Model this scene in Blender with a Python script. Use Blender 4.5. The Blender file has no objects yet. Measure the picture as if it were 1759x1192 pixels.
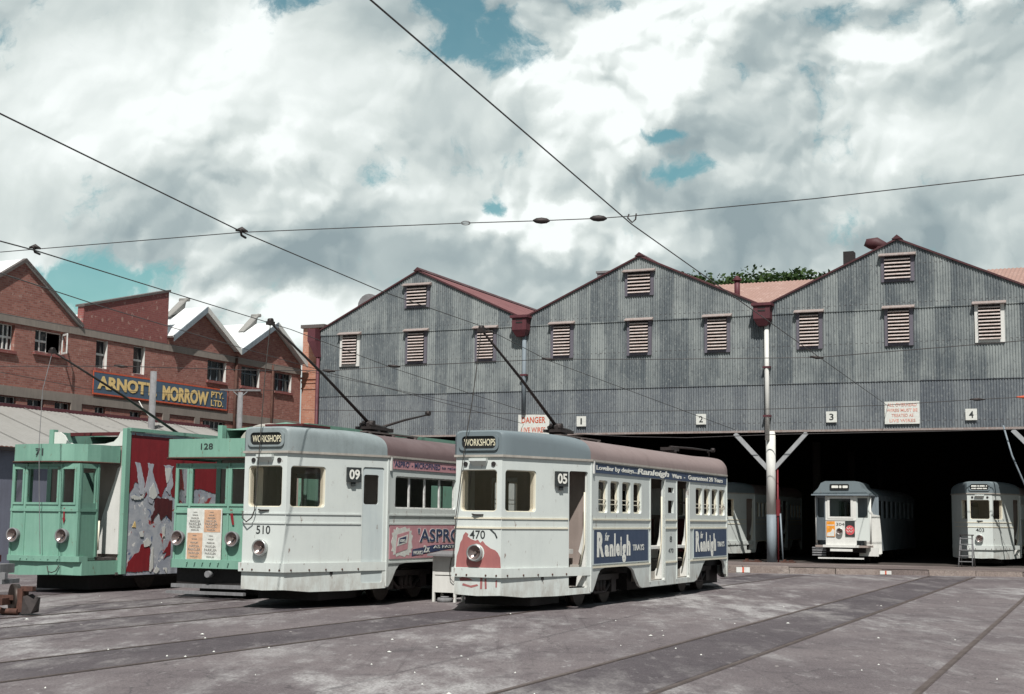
import bpy, math, random
from mathutils import Vector, Matrix
from mathutils.geometry import tessellate_polygon
random.seed(7)
S=bpy.context.scene; COL=S.collection
R=math.radians
# ------------------------------------------------------------------ camera
F=2443.; CX,CY=879.5,596.; EYE=1.77; PITCH=math.atan(294/F); ROLL=.012
cr,sr,cp,sp=math.cos(ROLL),math.sin(ROLL),math.cos(PITCH),math.sin(PITCH)
FW=Vector((0,cp,sp)); UP0=Vector((0,-sp,cp)); RT0=Vector((1,0,0))
RT=RT0*cr+UP0*sr; UP=UP0*cr-RT0*sr
cam=bpy.data.cameras.new('camera'); camo=bpy.data.objects.new('camera',cam); COL.objects.link(camo)
cam.sensor_width=36; cam.lens=36*F/1759; cam.clip_start=.1; cam.clip_end=3000
m=Matrix((RT,UP,-FW)).transposed().to_4x4(); m.translation=Vector((0,0,EYE)); camo.matrix_world=m
S.camera=camo
S.render.resolution_x=1024; S.render.resolution_y=694
S.view_settings.view_transform='Standard'; S.view_settings.look='None'
S.view_settings.exposure=0.24; S.view_settings.gamma=1
# ------------------------------------------------------------------ node helper
class NT:
    def __init__(s,tree): s.t=tree; tree.nodes.clear()
    def n(s,typ,ins=None,**kw):
        nd=s.t.nodes.new(typ)
        for k,v in kw.items(): setattr(nd,k,v)
        if ins:
            for k,v in ins.items():
                sock=nd.inputs[k]
                if isinstance(v,bpy.types.NodeSocket): s.t.links.new(v,sock)
                else:
                    try: sock.default_value=v
                    except Exception: sock.default_value=(*v,1)
        return nd
    def math(s,op,a,b=0.,c=0.,clamp=False):
        return s.n('ShaderNodeMath',{0:a,1:b,2:c},operation=op,use_clamp=clamp).outputs[0]
    def vm(s,op,a,b=(0,0,0)):
        nd=s.n('ShaderNodeVectorMath',{0:a,1:b},operation=op); return nd.outputs['Value'] if op in('LENGTH','DOT_PRODUCT','DISTANCE') else nd.outputs[0]
    def noise(s,v,scale,detail=4,rough=.55,dist=0.,out=0):
        return s.n('ShaderNodeTexNoise',{'Vector':v,'Scale':scale,'Detail':detail,'Roughness':rough,'Distortion':dist}).outputs[out]
    def mr(s,v,a,b,c=0.,d=1.,smooth=True):
        return s.n('ShaderNodeMapRange',{0:v,1:a,2:b,3:c,4:d},interpolation_type='SMOOTHSTEP' if smooth else 'LINEAR').outputs[0]
    def mix(s,f,a,b,bt='MIX'):
        nd=s.n('ShaderNodeMix',data_type='RGBA',blend_type=bt)
        for sock,v in ((nd.inputs[0],f),(nd.inputs[6],a),(nd.inputs[7],b)):
            if isinstance(v,bpy.types.NodeSocket): s.t.links.new(v,sock)
            elif isinstance(v,(int,float)): sock.default_value=v
            else: sock.default_value=(*v[:3],1)
        return nd.outputs[2]
    def comb(s,x,y,z): return s.n('ShaderNodeCombineXYZ',{0:x,1:y,2:z}).outputs[0]
    def sep(s,v):
        o=s.n('ShaderNodeSeparateXYZ',{0:v}).outputs; return o[0],o[1],o[2]
# ------------------------------------------------------------------ world
SUN_AZ,SUN_EL=0.,54.     # azimuth from -Y towards +X
sd=Vector((math.sin(R(SUN_AZ))*math.cos(R(SUN_EL)),-math.cos(R(SUN_AZ))*math.cos(R(SUN_EL)),math.sin(R(SUN_EL))))
W=bpy.data.worlds.new('World'); S.world=W; W.use_nodes=True
T=NT(W.node_tree)
def skyuv(px,py):
    r=RT*((px-CX)/F)-UP*((py-CY)/F)+FW; return r.x/r.y, r.z/r.y
tc=T.n('ShaderNodeTexCoord').outputs['Generated']
sky=T.n('ShaderNodeTexSky',sky_type='NISHITA',sun_disc=False,sun_elevation=R(SUN_EL),sun_rotation=R(180+SUN_AZ),air_density=1.0,dust_density=1.2,ozone_density=1.0).outputs[0]
skyc=T.mix(1.,T.vm('SCALE',sky,(0,0,0)),(1,1,1),'MULTIPLY')
T.t.nodes.remove(skyc.node)
vs=T.n('ShaderNodeVectorMath',{0:sky},operation='SCALE'); vs.inputs[3].default_value=.052
blue=T.mix(1.,vs.outputs[0],(1.0,1.08,.92),'MULTIPLY')
x,y,z=T.sep(tc)
front=T.mr(y,.15,.5)
ys=T.math('MAXIMUM',y,.12)
u=T.math('DIVIDE',x,ys); v=T.math('DIVIDE',z,ys)
uv=T.comb(u,v,0.)
w1=T.noise(uv,3.2,3,.5,out=1); w2=T.noise(uv,13.,6,.62,out=1)
wa=T.vm('MULTIPLY',T.vm('SUBTRACT',w1,(.5,.5,.5)),(.13,.10,0)); wb=T.vm('MULTIPLY',T.vm('SUBTRACT',w2,(.5,.5,.5)),(.045,.04,0))
uvw=T.vm('ADD',T.vm('ADD',uv,wa),wb)
gs=1.
def blob(px,py,rx,ry):
    a,b=skyuv(px,py)
    d=T.vm('MULTIPLY',T.vm('SUBTRACT',uvw,(a,b,0)),(F/rx/gs,F/ry/gs,0))
    return T.mr(T.vm('LENGTH',d),.1,1.7,1.,0.)
def total(lst):
    s=None
    for px,py,rx,ry,k in lst:
        t=T.math('MULTIPLY',blob(px,py,rx,ry),k); s=t if s is None else T.math('ADD',s,t)
    return s
gs=1.25
holes=total([(515,5,50,30,1),(815,70,85,60,1),(760,20,45,35,.6),(1415,35,48,20,.75),(1150,238,50,12,.8),(1195,298,48,18,.85),(690,125,70,26,.5),(832,338,26,18,.6),
  (190,478,130,38,1.05),(20,70,40,60,.45),(60,480,90,30,.5),(1010,285,70,20,.3),(240,470,60,25,.4)])
gs=1.
darks=total([(330,345,330,60,.55),(600,440,280,55,.8),(180,370,220,50,.5),(420,420,260,50,.6),(1640,90,150,120,.9),(1480,175,110,60,.45),(1420,420,330,60,.55),(1150,330,200,60,.45),
  (1010,440,90,45,.5),(1700,350,120,90,.4),(980,250,90,50,.3),(1330,130,90,45,.35),(1650,420,140,50,.45),(1050,160,60,60,.2),(640,80,60,40,.15),(1250,400,120,50,.35),(700,400,160,50,.35)])
lights=total([(200,110,250,130,.5),(450,90,120,110,.5),(620,210,120,100,.5),(360,260,120,60,.3),(1240,70,150,80,.5),(850,365,60,40,.6),(1000,110,110,100,.35),(1520,230,120,50,.35),
  (640,430,50,30,.2),(230,505,60,18,.7),(320,520,120,25,1.),(470,535,110,35,1.1),(150,430,160,30,.1),(960,410,60,30,.5),(1480,80,60,30,.5),(700,330,70,60,.35),(430,40,60,60,.4),(1060,280,80,40,.3),(1600,250,160,60,.2)])
# cumulus relief: billowed cells lit from the upper left, over broad light and dark masses
n1=T.noise(uvw,6.,9,.6)
def f1(vec,sc): return T.n('ShaderNodeTexVoronoi',{'Vector':vec,'Scale':sc,'Smoothness':.35,'Randomness':1.},feature='SMOOTH_F1',voronoi_dimensions='2D').outputs[0]
relief=None; puff=None
for sc_,wt in ((7.,.62),(15.,.46),(33.,.32),(70.,.2)):
    ww=T.vm('ADD',uvw,(.13*sc_,.07*sc_,0)); d_=.30/sc_
    p_=f1(ww,sc_); q_=f1(T.vm('ADD',ww,(-.45*d_,.9*d_,0)),sc_)
    t_=T.math('MULTIPLY',T.math('SUBTRACT',q_,p_),wt); relief=t_ if relief is None else T.math('ADD',relief,t_)
    t_=T.math('MULTIPLY',T.math('SUBTRACT',.4,p_),wt); puff=t_ if puff is None else T.math('ADD',puff,t_)
cover=T.mr(T.noise(T.vm('ADD',uv,(3,7,0)),4.,4,.5),.36,.62,.15,1.)
relief=T.math('MULTIPLY',T.math('MULTIPLY',relief,cover),1.25)
puff=T.math('MULTIPLY',puff,cover)
n3=T.noise(T.vm('ADD',uv,wa),3.0,7,.5)
n4=T.noise(uvw,24.,6,.6)
br=T.math('ADD',.68,T.math('MULTIPLY',T.math('SUBTRACT',n3,.5),.8))
br=T.math('ADD',br,relief); br=T.math('ADD',br,T.math('MULTIPLY',puff,.22))
br=T.math('ADD',br,T.math('MULTIPLY',T.math('SUBTRACT',n4,.5),.16))
br=T.math('SUBTRACT',br,T.math('MULTIPLY',darks,.165))
br=T.math('ADD',br,T.math('MULTIPLY',lights,.30))
br=T.math('MINIMUM',T.math('MAXIMUM',br,.12),.96)
ramp=T.n('ShaderNodeValToRGB',{0:br}); cr_=ramp.color_ramp
cr_.elements[0].position=.2; cr_.elements[0].color=(.25,.315,.335,1)
cr_.elements[1].position=.95; cr_.elements[1].color=(.82,.865,.85,1)
e=cr_.elements.new(.5); e.color=(.385,.45,.455,1)
e=cr_.elements.new(.75); e.color=(.60,.655,.64,1)
hm=T.math('ADD',holes,T.math('SUBTRACT',T.math('MULTIPLY',T.math('SUBTRACT',T.noise(uvw,15.,8,.66),.5),3.6),T.math('MULTIPLY',puff,.9)))
hm=T.math('MULTIPLY',T.mr(hm,.30,.95),.93)
gen=T.noise(tc,2.2,7,.6); back=T.mr(gen,.47,.62)      # broken cloud over the rest of the sky
backc=T.mix(T.mr(T.noise(tc,5.,6,.6),.3,.7),(.30,.35,.38),(.62,.66,.67))
cf=T.mix(hm,ramp.outputs[0],T.mix(1.,blue,(1.15,1.65,1.5),'MULTIPLY'))
cb=T.mix(T.math('MULTIPLY',back,.15),blue,backc)
final=T.mix(front,cb,cf)
low=T.mr(z,-.02,.0); final=T.mix(low,(.12,.11,.11),final)
bg=T.n('ShaderNodeBackground',{'Color':final,'Strength':1.})
T.t.links.new(bg.outputs[0],T.n('ShaderNodeOutputWorld').inputs[0])
# ------------------------------------------------------------------ sun
sl=bpy.data.lights.new('sun','SUN'); sl.energy=4.9; sl.angle=R(.5); sl.color=(1,.965,.92)
so=bpy.data.objects.new('sun',sl); COL.objects.link(so); so.rotation_euler=sd.to_track_quat('Z','Y').to_euler(); so.location=(0,-10,40)

# ------------------------------------------------------------------ materials
MATS={}
def mat(name):
    m=bpy.data.materials.new(name); m.use_nodes=True; MATS[name]=m
    return m,NT(m.node_tree)
def finish(T,col,rough=.6,metal=0.,bump=None,bs=.3,bd=.01,spec=.4):
    ins={'Base Color':col,'Roughness':rough,'Metallic':metal,'Specular IOR Level':spec}
    p=T.n('ShaderNodeBsdfPrincipled',ins)
    if bump is not None:
        b=T.n('ShaderNodeBump',{'Height':bump,'Strength':bs,'Distance':bd}); T.t.links.new(b.outputs[0],p.inputs['Normal'])
    T.t.links.new(p.outputs[0],T.n('ShaderNodeOutputMaterial').inputs[0])
def objc(T): return T.n('ShaderNodeTexCoord').outputs['Object']
def paint(name,c,c2=None,rough=.5,amt=1.,scale=1.,rust=0.,streak=.5,spec=.35,splash=0.):
    """weathered paint: large blotches, fine speckle, vertical streaks and a few rust marks"""
    m,T=mat(name); o=objc(T)
    c2=c2 or tuple(k*.78 for k in c)
    a=T.noise(o,1.3*scale,6,.65); b=T.noise(T.vm('MULTIPLY',o,(9,9,.9)),1.*scale,5,.6); f=T.noise(o,38*scale,3,.6)
    k=T.math('ADD',T.math('MULTIPLY',a,.6),T.math('MULTIPLY',b,streak)); k=T.math('ADD',k,T.math('MULTIPLY',f,.15))
    k=T.mr(k,.38,.85,0,amt)
    col=T.mix(k,c,c2)
    if splash>0:
        zz=T.sep(o)[2]; g_=T.math('MULTIPLY',T.mr(zz,.25,.95,1,0),T.mr(T.noise(T.vm('MULTIPLY',o,(3,3,1.2)),2.,7,.65),.35,.7)); col=T.mix(T.math('MULTIPLY',g_,splash),col,(.26,.215,.18)); s2=T.noise(T.vm('MULTIPLY',o,(14,14,.7)),1.,5,.6); col=T.mix(T.math('MULTIPLY',T.mr(s2,.62,.74),.28),col,(.30,.26,.21)); ch=T.noise(o,11.,6,.75); col=T.mix(T.mr(ch,.68,.71,0,.55),col,(.36,.34,.31))
    if rust>0:
        r=T.noise(T.vm('MULTIPLY',o,(1,1,.45)),7*scale,7,.72); r=T.mr(r,.66-.1*rust,.74-.06*rust)
        col=T.mix(T.math('MULTIPLY',r,.8),col,(.13,.06,.035))
    finish(T,col,T.mr(a,.3,.7,rough-.08,rough+.12),bump=T.math('ADD',T.math('MULTIPLY',f,.3),a),bs=.12,bd=.01,spec=spec)
    return m
def plain(name,c,rough=.7,metal=0.,var=.25,scale=12):
    m,T=mat(name); o=objc(T); a=T.noise(o,scale,4,.6)
    finish(T,T.mix(T.mr(a,.3,.7,0,1),tuple(k*(1+var*.5) for k in c),tuple(k*(1-var) for k in c)),rough,metal); return m
cream=paint('tram_white',(.565,.60,.575),(.455,.49,.475),.42,1.,rust=.6,streak=.25,splash=.55)
sidegrey=paint('tram_white_dusty',(.50,.55,.54),(.42,.47,.475),.5,.9,rust=.3)
ivory=paint('cream_trim',(.72,.68,.56),(.55,.50,.38),.5,.6)
roofcap=paint('blue_grey_roof_paint',(.15,.183,.197),(.105,.128,.138),.5,1.,rust=.3,streak=.15)
roofcap2=paint('faded_grey_roof_paint',(.24,.28,.285),(.11,.125,.125),.5,1.,rust=.5,streak=.25)
roofred=paint('maroon_roof_paint',(.215,.165,.158),(.15,.115,.11),.7,1.,streak=.2,rust=.2)
roofred2=paint('dark_maroon_roof_paint',(.12,.08,.08),(.08,.052,.052),.6,1.,streak=.2,rust=.2)
green=paint('pale_green_paint',(.205,.375,.295),(.15,.295,.23),.5,1.,rust=.6)
green2=paint('dull_and_shaded_green',(.16,.31,.24),(.11,.22,.17),.55,1.,rust=.4)
postred=paint('dark_red_pipe_paint',(.20,.02,.025),(.12,.015,.02),.6)
redp=paint('red_paint',(.25,.02,.026),(.17,.013,.018),.6,1.)
darkred=paint('dark_red_paint',(.10,.02,.022),(.06,.012,.015),.7)
adblue=paint('advert_blue',(.045,.068,.118),(.032,.05,.088),.6,.8)
adpink=paint('advert_pink',(.52,.28,.30),(.42,.2,.225),.6,.9)
adnavy=plain('advert_navy',(.035,.05,.11))
adwhite=plain('advert_white',(.60,.61,.57),var=.12)
letter=plain('lettering_black',(.03,.035,.035)); letterw=plain('lettering_white',(.72,.72,.66),var=.1)
rollc=plain('blind_lettering',(.62,.58,.42),var=.1)
glassblk=plain('blind_black',(.02,.02,.02),.3)
patchred=paint('maroon_patch',(.36,.135,.125),(.27,.10,.10),.7)
inner=paint('interior_brown',(.30,.25,.225),(.22,.18,.16),.6)
inngrey=paint('interior_grey',(.42,.39,.35),(.27,.25,.22),.6)
inblack=plain('underframe_black',(.02,.017,.017),.8)
iron=paint('rusty_iron',(.11,.05,.035),(.05,.025,.02),.8,1.,scale=4)
darkiron=plain('dark_iron',(.035,.028,.027),.6,.3)
wheelm=plain('wheel_steel',(.045,.035,.03),.5,.5)
chrome=plain('headlight_rim',(.45,.46,.45),.35,.7,.1)
timber=paint('grey_timber',(.22,.22,.23),(.13,.13,.13),.8,1.,scale=3)
plank=plain('roof_plank',(.10,.085,.08),.8)
white=paint('white_paint',(.66,.66,.63),(.52,.52,.49),.6,.9,rust=.4)
bracem=paint('brace_paint',(.36,.37,.38),(.26,.27,.28),.6)
cgrey=paint('galvanised_and_shade_grey',(.22,.26,.29),(.15,.18,.2),.6)
barge=paint('barge_maroon',(.075,.026,.03),(.05,.02,.022),.6)
maroon=paint('maroon_paint',(.115,.032,.04),(.07,.022,.028),.6)
louvre=paint('louvre_timber',(.50,.46,.44),(.34,.26,.23),.7,1.,scale=5,rust=.8)
louvref=paint('louvre_frame',(.13,.125,.15),(.1,.09,.11),.7)
hoodm=paint('rusty_white_hood',(.34,.32,.31),(.2,.14,.12),.7,1.,scale=6,rust=1.2)
concrete=paint('concrete_band',(.26,.225,.195),(.19,.165,.145),.85,1.)
roofwhite=paint('white_roof_sheet',(.74,.75,.74),(.62,.64,.64),.5,.7,scale=.4)
roofpink=paint('rusty_pink_roof',(.47,.34,.305),(.27,.165,.135),.8,.9,scale=.7,streak=.9,rust=.15)
roofrust=paint('red_corrugated_roof',(.19,.085,.085),(.12,.05,.052),.7,1.,scale=.6,rust=.4)
leangrey=paint('grey_roof_sheet',(.27,.265,.25),(.22,.215,.2),.7,.9,scale=.5)
leanwall=paint('lavender_wall_sheet',(.17,.18,.23),(.13,.135,.17),.7,.9,scale=1)
rope=plain('rope',(.05,.045,.04)); wirem=plain('wire_dark',(.06,.055,.055),.5,.3)
signred=plain('sign_red',(.50,.09,.04)); signfaded=plain('sign_faded_red',(.62,.30,.24),var=.3,scale=3)
signyel=plain('sign_yellow',(.72,.52,.22),var=.12); signblue=paint('sign_blue',(.075,.12,.175),(.06,.09,.13),.7)
orange=plain('orange_print',(.72,.28,.03),var=.3,scale=6)
tan=plain('tan_print',(.55,.34,.22),var=.15); greyprint=plain('grey_print',(.33,.32,.30))
brass=plain('headlight_reflector',(.30,.24,.225),.22,.7)
straw=paint('torn_paper_grey',(.52,.52,.55),(.27,.29,.34),.8,1.,scale=2.5,rust=0)
winframe=plain('window_frame_white',(.6,.6,.58)); steelframe=plain('steel_window_frame',(.12,.15,.17))
lens_m,T=mat('glass_lens'); finish(T,(.25,.22,.2),.08,.2,spec=.8)
glass_m,T=mat('window_glass')
fr=T.n('ShaderNodeLayerWeight',{'Blend':.5}); mx=T.n('ShaderNodeMixShader',{0:T.math('ADD',T.math('MULTIPLY',T.math('POWER',fr.outputs[1],4.),.6),.03)})
T.t.links.new(T.n('ShaderNodeBsdfTransparent',{'Color':(.95,.94,.93,1)}).outputs[0],mx.inputs[1]); T.t.links.new(T.n('ShaderNodeBsdfGlossy',{'Roughness':.03}).outputs[0],mx.inputs[2])
T.t.links.new(mx.outputs[0],T.n('ShaderNodeOutputMaterial').inputs[0])
dkglass,T=mat('dark_window_glass'); finish(T,(.012,.014,.018),.08,spec=.6)
# torn poster mottling on the tram side
torn,T=mat('torn_poster_layers'); o=objc(T)
a=T.noise(o,2.1,7,.65,.6); b=T.noise(T.vm('ADD',o,(5,5,5)),4.2,6,.6,.8)
c=T.mix(T.mr(a,.42,.6),(.42,.43,.46),(.29,.31,.36)); c=T.mix(T.mr(b,.6,.66),c,(.10,.14,.24)); c=T.mix(T.mr(T.noise(T.vm('ADD',o,(9,2,7)),3.3,6,.6,.5),.60,.63),c,(.30,.03,.03)); c=T.mix(T.mr(T.noise(T.vm('ADD',o,(1,12,7)),5.3,6,.6,.5),.62,.65),c,(.7,.68,.66))
finish(T,c,.8,bump=b,bs=.5)
# corrugated iron wall sheets
corr,T=mat('corrugated_iron'); o=objc(T); x,y,z=T.sep(o)
col_=T.math('FLOOR',T.math('DIVIDE',x,.66))
tier=T.math('ADD',T.math('GREATER_THAN',z,7.63),T.math('GREATER_THAN',z,10.67))
wn=T.n('ShaderNodeTexWhiteNoise',{'Vector':T.comb(col_,tier,0.)},noise_dimensions='3D').outputs[0]
st=T.noise(T.comb(T.math('MULTIPLY',x,7.),0.,T.math('MULTIPLY',z,.5)),1.,6,.65); st2=T.noise(T.comb(T.math('MULTIPLY',x,2.2),3.,T.math('MULTIPLY',z,.35)),1.,5,.6)
k=T.math('ADD',T.math('MULTIPLY',wn,.42),T.math('ADD',T.math('MULTIPLY',st,.5),T.math('MULTIPLY',st2,.75)))
k=T.math('ADD',k,T.math('MULTIPLY',T.math('SUBTRACT',T.noise(o,.55,6,.65),.5),.9)); k=T.mr(k,.52,1.18)
base=T.mix(k,(.098,.115,.126),(.275,.30,.295))
base=T.mix(T.mr(tier,0.,1.,.45,0.),base,(.125,.137,.160))
rs=T.noise(T.comb(T.math('MULTIPLY',x,11.),8.,T.math('MULTIPLY',z,1.1)),1.,6,.7)
base=T.mix(T.mr(rs,.60,.72,0,.7),base,(.085,.065,.062))
base=T.mix(T.mr(T.noise(T.vm('MULTIPLY',o,(1,1,.5)),14,4,.7),.52,.7,0,.55),base,(.30,.32,.31)); base=T.mix(T.mr(T.noise(T.vm('ADD',T.vm('MULTIPLY',o,(1,1,.6)),(7,7,7)),11,4,.7),.55,.7,0,.6),base,(.055,.058,.066))
nl=T.math('MULTIPLY',T.math('LESS_THAN',T.math('PINGPONG',T.math('SUBTRACT',z,5.95),.82),.02),T.math('GREATER_THAN',T.math('SINE',T.math('MULTIPLY',x,28.5)),.55)); base=T.mix(T.math('MULTIPLY',nl,.6),base,(.05,.04,.04))
finish(T,base,.55,.15,spec=.4)
# brickwork
def brickmat(name,c1,c2,mo,ax):
    m,T=mat(name); o=objc(T); x,y,z=T.sep(o); h=y if ax=='y' else x
    bt=T.n('ShaderNodeTexBrick',{'Vector':T.comb(h,z,0.),'Color1':(*c1,1),'Color2':(*c2,1),'Mortar':(*mo,1),'Scale':1.,'Mortar Size':.008,'Brick Width':.24,'Row Height':.086,'Bias':-.1})
    n=T.noise(o,9,4,.6); g=T.noise(o,.6,5,.6)
    c=T.mix(T.mr(n,.55,.75,0,.5),bt.outputs[0],tuple(k*.5 for k in c1)); c=T.mix(T.mr(g,.4,.7,0,.35),c,tuple(k*.7 for k in c2))
    c=T.mix(T.mr(T.noise(T.vm('ADD',o,(4,4,4)),5,5,.7),.58,.66,0,.6),c,(.42,.31,.26)); c=T.mix(T.mr(T.noise(T.vm('ADD',o,(14,4,4)),7,5,.7),.60,.68,0,.6),c,(.10,.05,.045))
    finish(T,c,.85,bump=bt.outputs[1],bs=-.4); return m
brick=brickmat('red_brick',(.22,.078,.062),(.335,.15,.118),(.25,.18,.155),'y')
brickd=brickmat('dark_red_brick',(.21,.06,.055),(.25,.08,.07),(.2,.12,.11),'y')
bricko=brickmat('orange_brick',(.37,.155,.10),(.45,.22,.15),(.38,.26,.2),'x')
# asphalt
def asphalt(name,c1,c2,lit,k=1.,streakdir=24.):
    m,T=mat(name); o=objc(T)
    mp=T.n('ShaderNodeMapping',{'Vector':o,'Rotation':(0,0,R(streakdir)),'Scale':(1.,.28,1.)}).outputs[0]
    a=T.noise(o,.22,7,.62); b=T.noise(mp,.9,8,.66,.3); c=T.noise(o,2.6,8,.7); f=T.noise(o,30,4,.75); 
    col=T.mix(T.mr(a,.3,.7),c1,c2)
    col=T.mix(T.mr(b,.50,.78,0,.6*k),col,lit)
    col=T.mix(T.mr(T.math('MULTIPLY',T.noise(T.vm('ADD',o,(30,2,0)),.16,3,.5),T.noise(T.vm('ADD',mp,(5,9,0)),1.7,8,.72)),.24,.42,0,.75*k),col,lit)
    col=T.mix(T.mr(c,.50,.68,0,.55),col,tuple(q*.55 for q in c1)); col=T.mix(T.mr(T.noise(mp,5.5,6,.75),.56,.70,0,.5*k),col,lit)
    col=T.mix(T.mr(f,.42,.62,0,.6),col,tuple(q*.5 for q in c1)); col=T.mix(T.mr(T.noise(o,60,3,.7),.54,.68,0,.6),col,tuple(min(1,q*2.1) for q in c2))
    ln=T.noise(T.n('ShaderNodeMapping',{'Vector':o,'Rotation':(0,0,R(streakdir)),'Scale':(9.,.12,1.)}).outputs[0],1.,5,.7); col=T.mix(T.mr(ln,.58,.72,0,.45),col,tuple(q*.5 for q in c1))
    cr2=T.n('ShaderNodeTexVoronoi',{'Vector':T.vm('ADD',o,T.vm('MULTIPLY',T.noise(o,1.3,4,.6,out=1),(1.2,1.2,0))),'Scale':.33},feature='DISTANCE_TO_EDGE').outputs[0]; col=T.mix(T.mr(cr2,.0,.006,.55,0),col,(.03,.027,.03))
    v=T.n('ShaderNodeTexVoronoi',{'Vector':o,'Scale':1.5},feature='F1'); 
    col=T.mix(T.math('MULTIPLY',T.mr(v.outputs[0],.035,.05,1,0),T.math('GREATER_THAN',T.n('ShaderNodeSeparateColor',{0:v.outputs[1]}).outputs[0],.72)),col,(.55,.52,.48))
    oil=T.noise(T.vm('ADD',o,(11,50,0)),.7,6,.6); col=T.mix(T.mr(oil,.62,.75,0,.5),col,(.04,.036,.04))
    finish(T,col,.82,bump=T.math('ADD',T.math('MULTIPLY',f,.5),c),bs=.5,bd=.02,spec=.25); return m
asph=asphalt('asphalt',(.098,.082,.087),(.172,.149,.150),(.36,.35,.345),1.5)
infill=asphalt('track_infill',(.062,.052,.058),(.098,.084,.089),(.26,.245,.24),1.5)
apronm=asphalt('apron_concrete',(.115,.09,.085),(.16,.13,.12),(.33,.29,.27),.7)
kerbm=asphalt('kerb_concrete',(.17,.135,.12),(.23,.19,.17),(.42,.38,.35),.6)
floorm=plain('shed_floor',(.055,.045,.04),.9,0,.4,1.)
railm=paint('rail_rust',(.10,.074,.066),(.06,.045,.04),.6,1.,scale=2)
shadow_in=plain('shed_inner_shade',(.022,.018,.018),.9)  # near-black, so the shade inside the shed is carried by the colour
hillm=plain('hill_grass',(.05,.07,.03),.9,0,.4,.05)
def leafmat(name,a_,b_):
    m,T=mat(name); g=T.n('ShaderNodeNewGeometry'); o=objc(T)
    c=T.mix(g.outputs['Random Per Island'],a_,b_); c=T.mix(T.mr(T.noise(o,.6,3,.6),.35,.65,0,.6),c,tuple(q*.5 for q in a_))
    d=T.n('ShaderNodeBsdfDiffuse',{'Color':c}); t=T.n('ShaderNodeBsdfTranslucent',{'Color':c}); mx=T.n('ShaderNodeMixShader',{0:.25})
    T.t.links.new(d.outputs[0],mx.inputs[1]); T.t.links.new(t.outputs[0],mx.inputs[2]); T.t.links.new(mx.outputs[0],T.n('ShaderNodeOutputMaterial').inputs[0]); return m
leaf=leafmat('leaves',(.035,.065,.028),(.08,.125,.045)); bark=plain('bark',(.12,.09,.07),.9)

# ------------------------------------------------------------------ mesh tools
X,Y,Z=Vector((1,0,0)),Vector((0,1,0)),Vector((0,0,1))
class MB:
    def __init__(s): s.v=[];s.f=[];s.m=[];s.sm=[]
    def add(s,vs,fs,mi=0,smooth=False):
        b=len(s.v); s.v+= [tuple(p) for p in vs]; s.f+=[tuple(i+b for i in f) for f in fs]; s.m+=[mi]*len(fs); s.sm+=[smooth]*len(fs); return s
    def box(s,x0,x1,y0,y1,z0,z1,mi=0):
        vs=[(a,b,c) for a in(x0,x1) for b in(y0,y1) for c in(z0,z1)]
        return s.add(vs,[(0,1,3,2),(4,6,7,5),(0,4,5,1),(2,3,7,6),(0,2,6,4),(1,5,7,3)],mi)
    def tube(s,pts,r,seg=8,mi=0,cap=True):
        pts=[Vector(p) for p in pts]; n=len(pts); rs=r if isinstance(r,(list,tuple)) else [r]*n
        vs=[];fs=[]; prev=None
        for i,p in enumerate(pts):
            d=(pts[min(i+1,n-1)]-pts[max(i-1,0)]).normalized()
            a=(prev-d*prev.dot(d)) if prev is not None else d.cross(Z if abs(d.z)<.9 else X)
            a.normalize(); prev=a; b=d.cross(a)
            for k in range(seg):
                t=2*math.pi*k/seg; vs.append(p+(a*math.cos(t)+b*math.sin(t))*rs[i])
        for i in range(n-1):
            for k in range(seg): fs.append((i*seg+k,i*seg+(k+1)%seg,(i+1)*seg+(k+1)%seg,(i+1)*seg+k))
        s.add(vs,fs,mi,True)
        if cap:
            b=len(s.v)-len(vs)
            for c_ in (tuple(range(seg))[::-1],tuple((n-1)*seg+k for k in range(seg))): s.f.append(tuple(i+b for i in c_)); s.m.append(mi); s.sm.append(False)
        return s
    def cyl(s,p,q,r,seg=16,mi=0,r2=None): return s.tube([p,q],[r,r if r2 is None else r2],seg,mi)
    def panel(s,P,outer,holes=(),t=.05,mi=0,w=0.):
        """flat panel on plane P=(o,U,N): (u,z) outline, holes cut through, outer face at w, thickness t inward"""
        o,U,N=P; loops=[list(outer)]+[list(h) for h in holes]
        tri=tessellate_polygon([[Vector((a,b,0)) for a,b in l] for l in loops])
        flat=[p for l in loops for p in l]; k=len(flat)
        vs=[o+U*a+Z*b+N*w for a,b in flat]+[o+U*a+Z*b+N*(w-t) for a,b in flat]
        fs=[]
        for a,b,c in tri:
            A,B,Cc=flat[a],flat[b],flat[c]
            if (B[0]-A[0])*(Cc[1]-A[1])-(B[1]-A[1])*(Cc[0]-A[0])<0: a,b=b,a
            fs.append((a,b,c)); fs.append((a+k,c+k,b+k))
        i=0
        for li,l in enumerate(loops):
            n=len(l); ar=sum(l[j][0]*l[(j+1)%n][1]-l[(j+1)%n][0]*l[j][1] for j in range(n))
            for j in range(n):
                a,b=i+j,i+(j+1)%n
                if (ar>0)==(li==0): fs.append((a,a+k,b+k,b))
                else: fs.append((b,b+k,a+k,a))
            i+=n
        return s.add(vs,fs,mi)
    def build(s,name,mats,parent=None,loc=None,rz=0):
        me=bpy.data.meshes.new(name); me.from_pydata(s.v,[],s.f)
        for m_ in (mats if isinstance(mats,(list,tuple)) else [mats]): me.materials.append(m_)
        me.polygons.foreach_set('material_index',s.m); me.polygons.foreach_set('use_smooth',s.sm); me.update()
        o=bpy.data.objects.new(name,me); COL.objects.link(o)
        if parent: o.parent=parent
        if loc is not None: o.location=loc
        if rz: o.rotation_euler=(0,0,rz)
        return o
def tag(o,label=None,cat=None,group=None,kind=None):
    if label:o['label']=label
    if cat:o['category']=cat
    if group:o['group']=group
    if kind:o['kind']=kind
    return o
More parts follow.
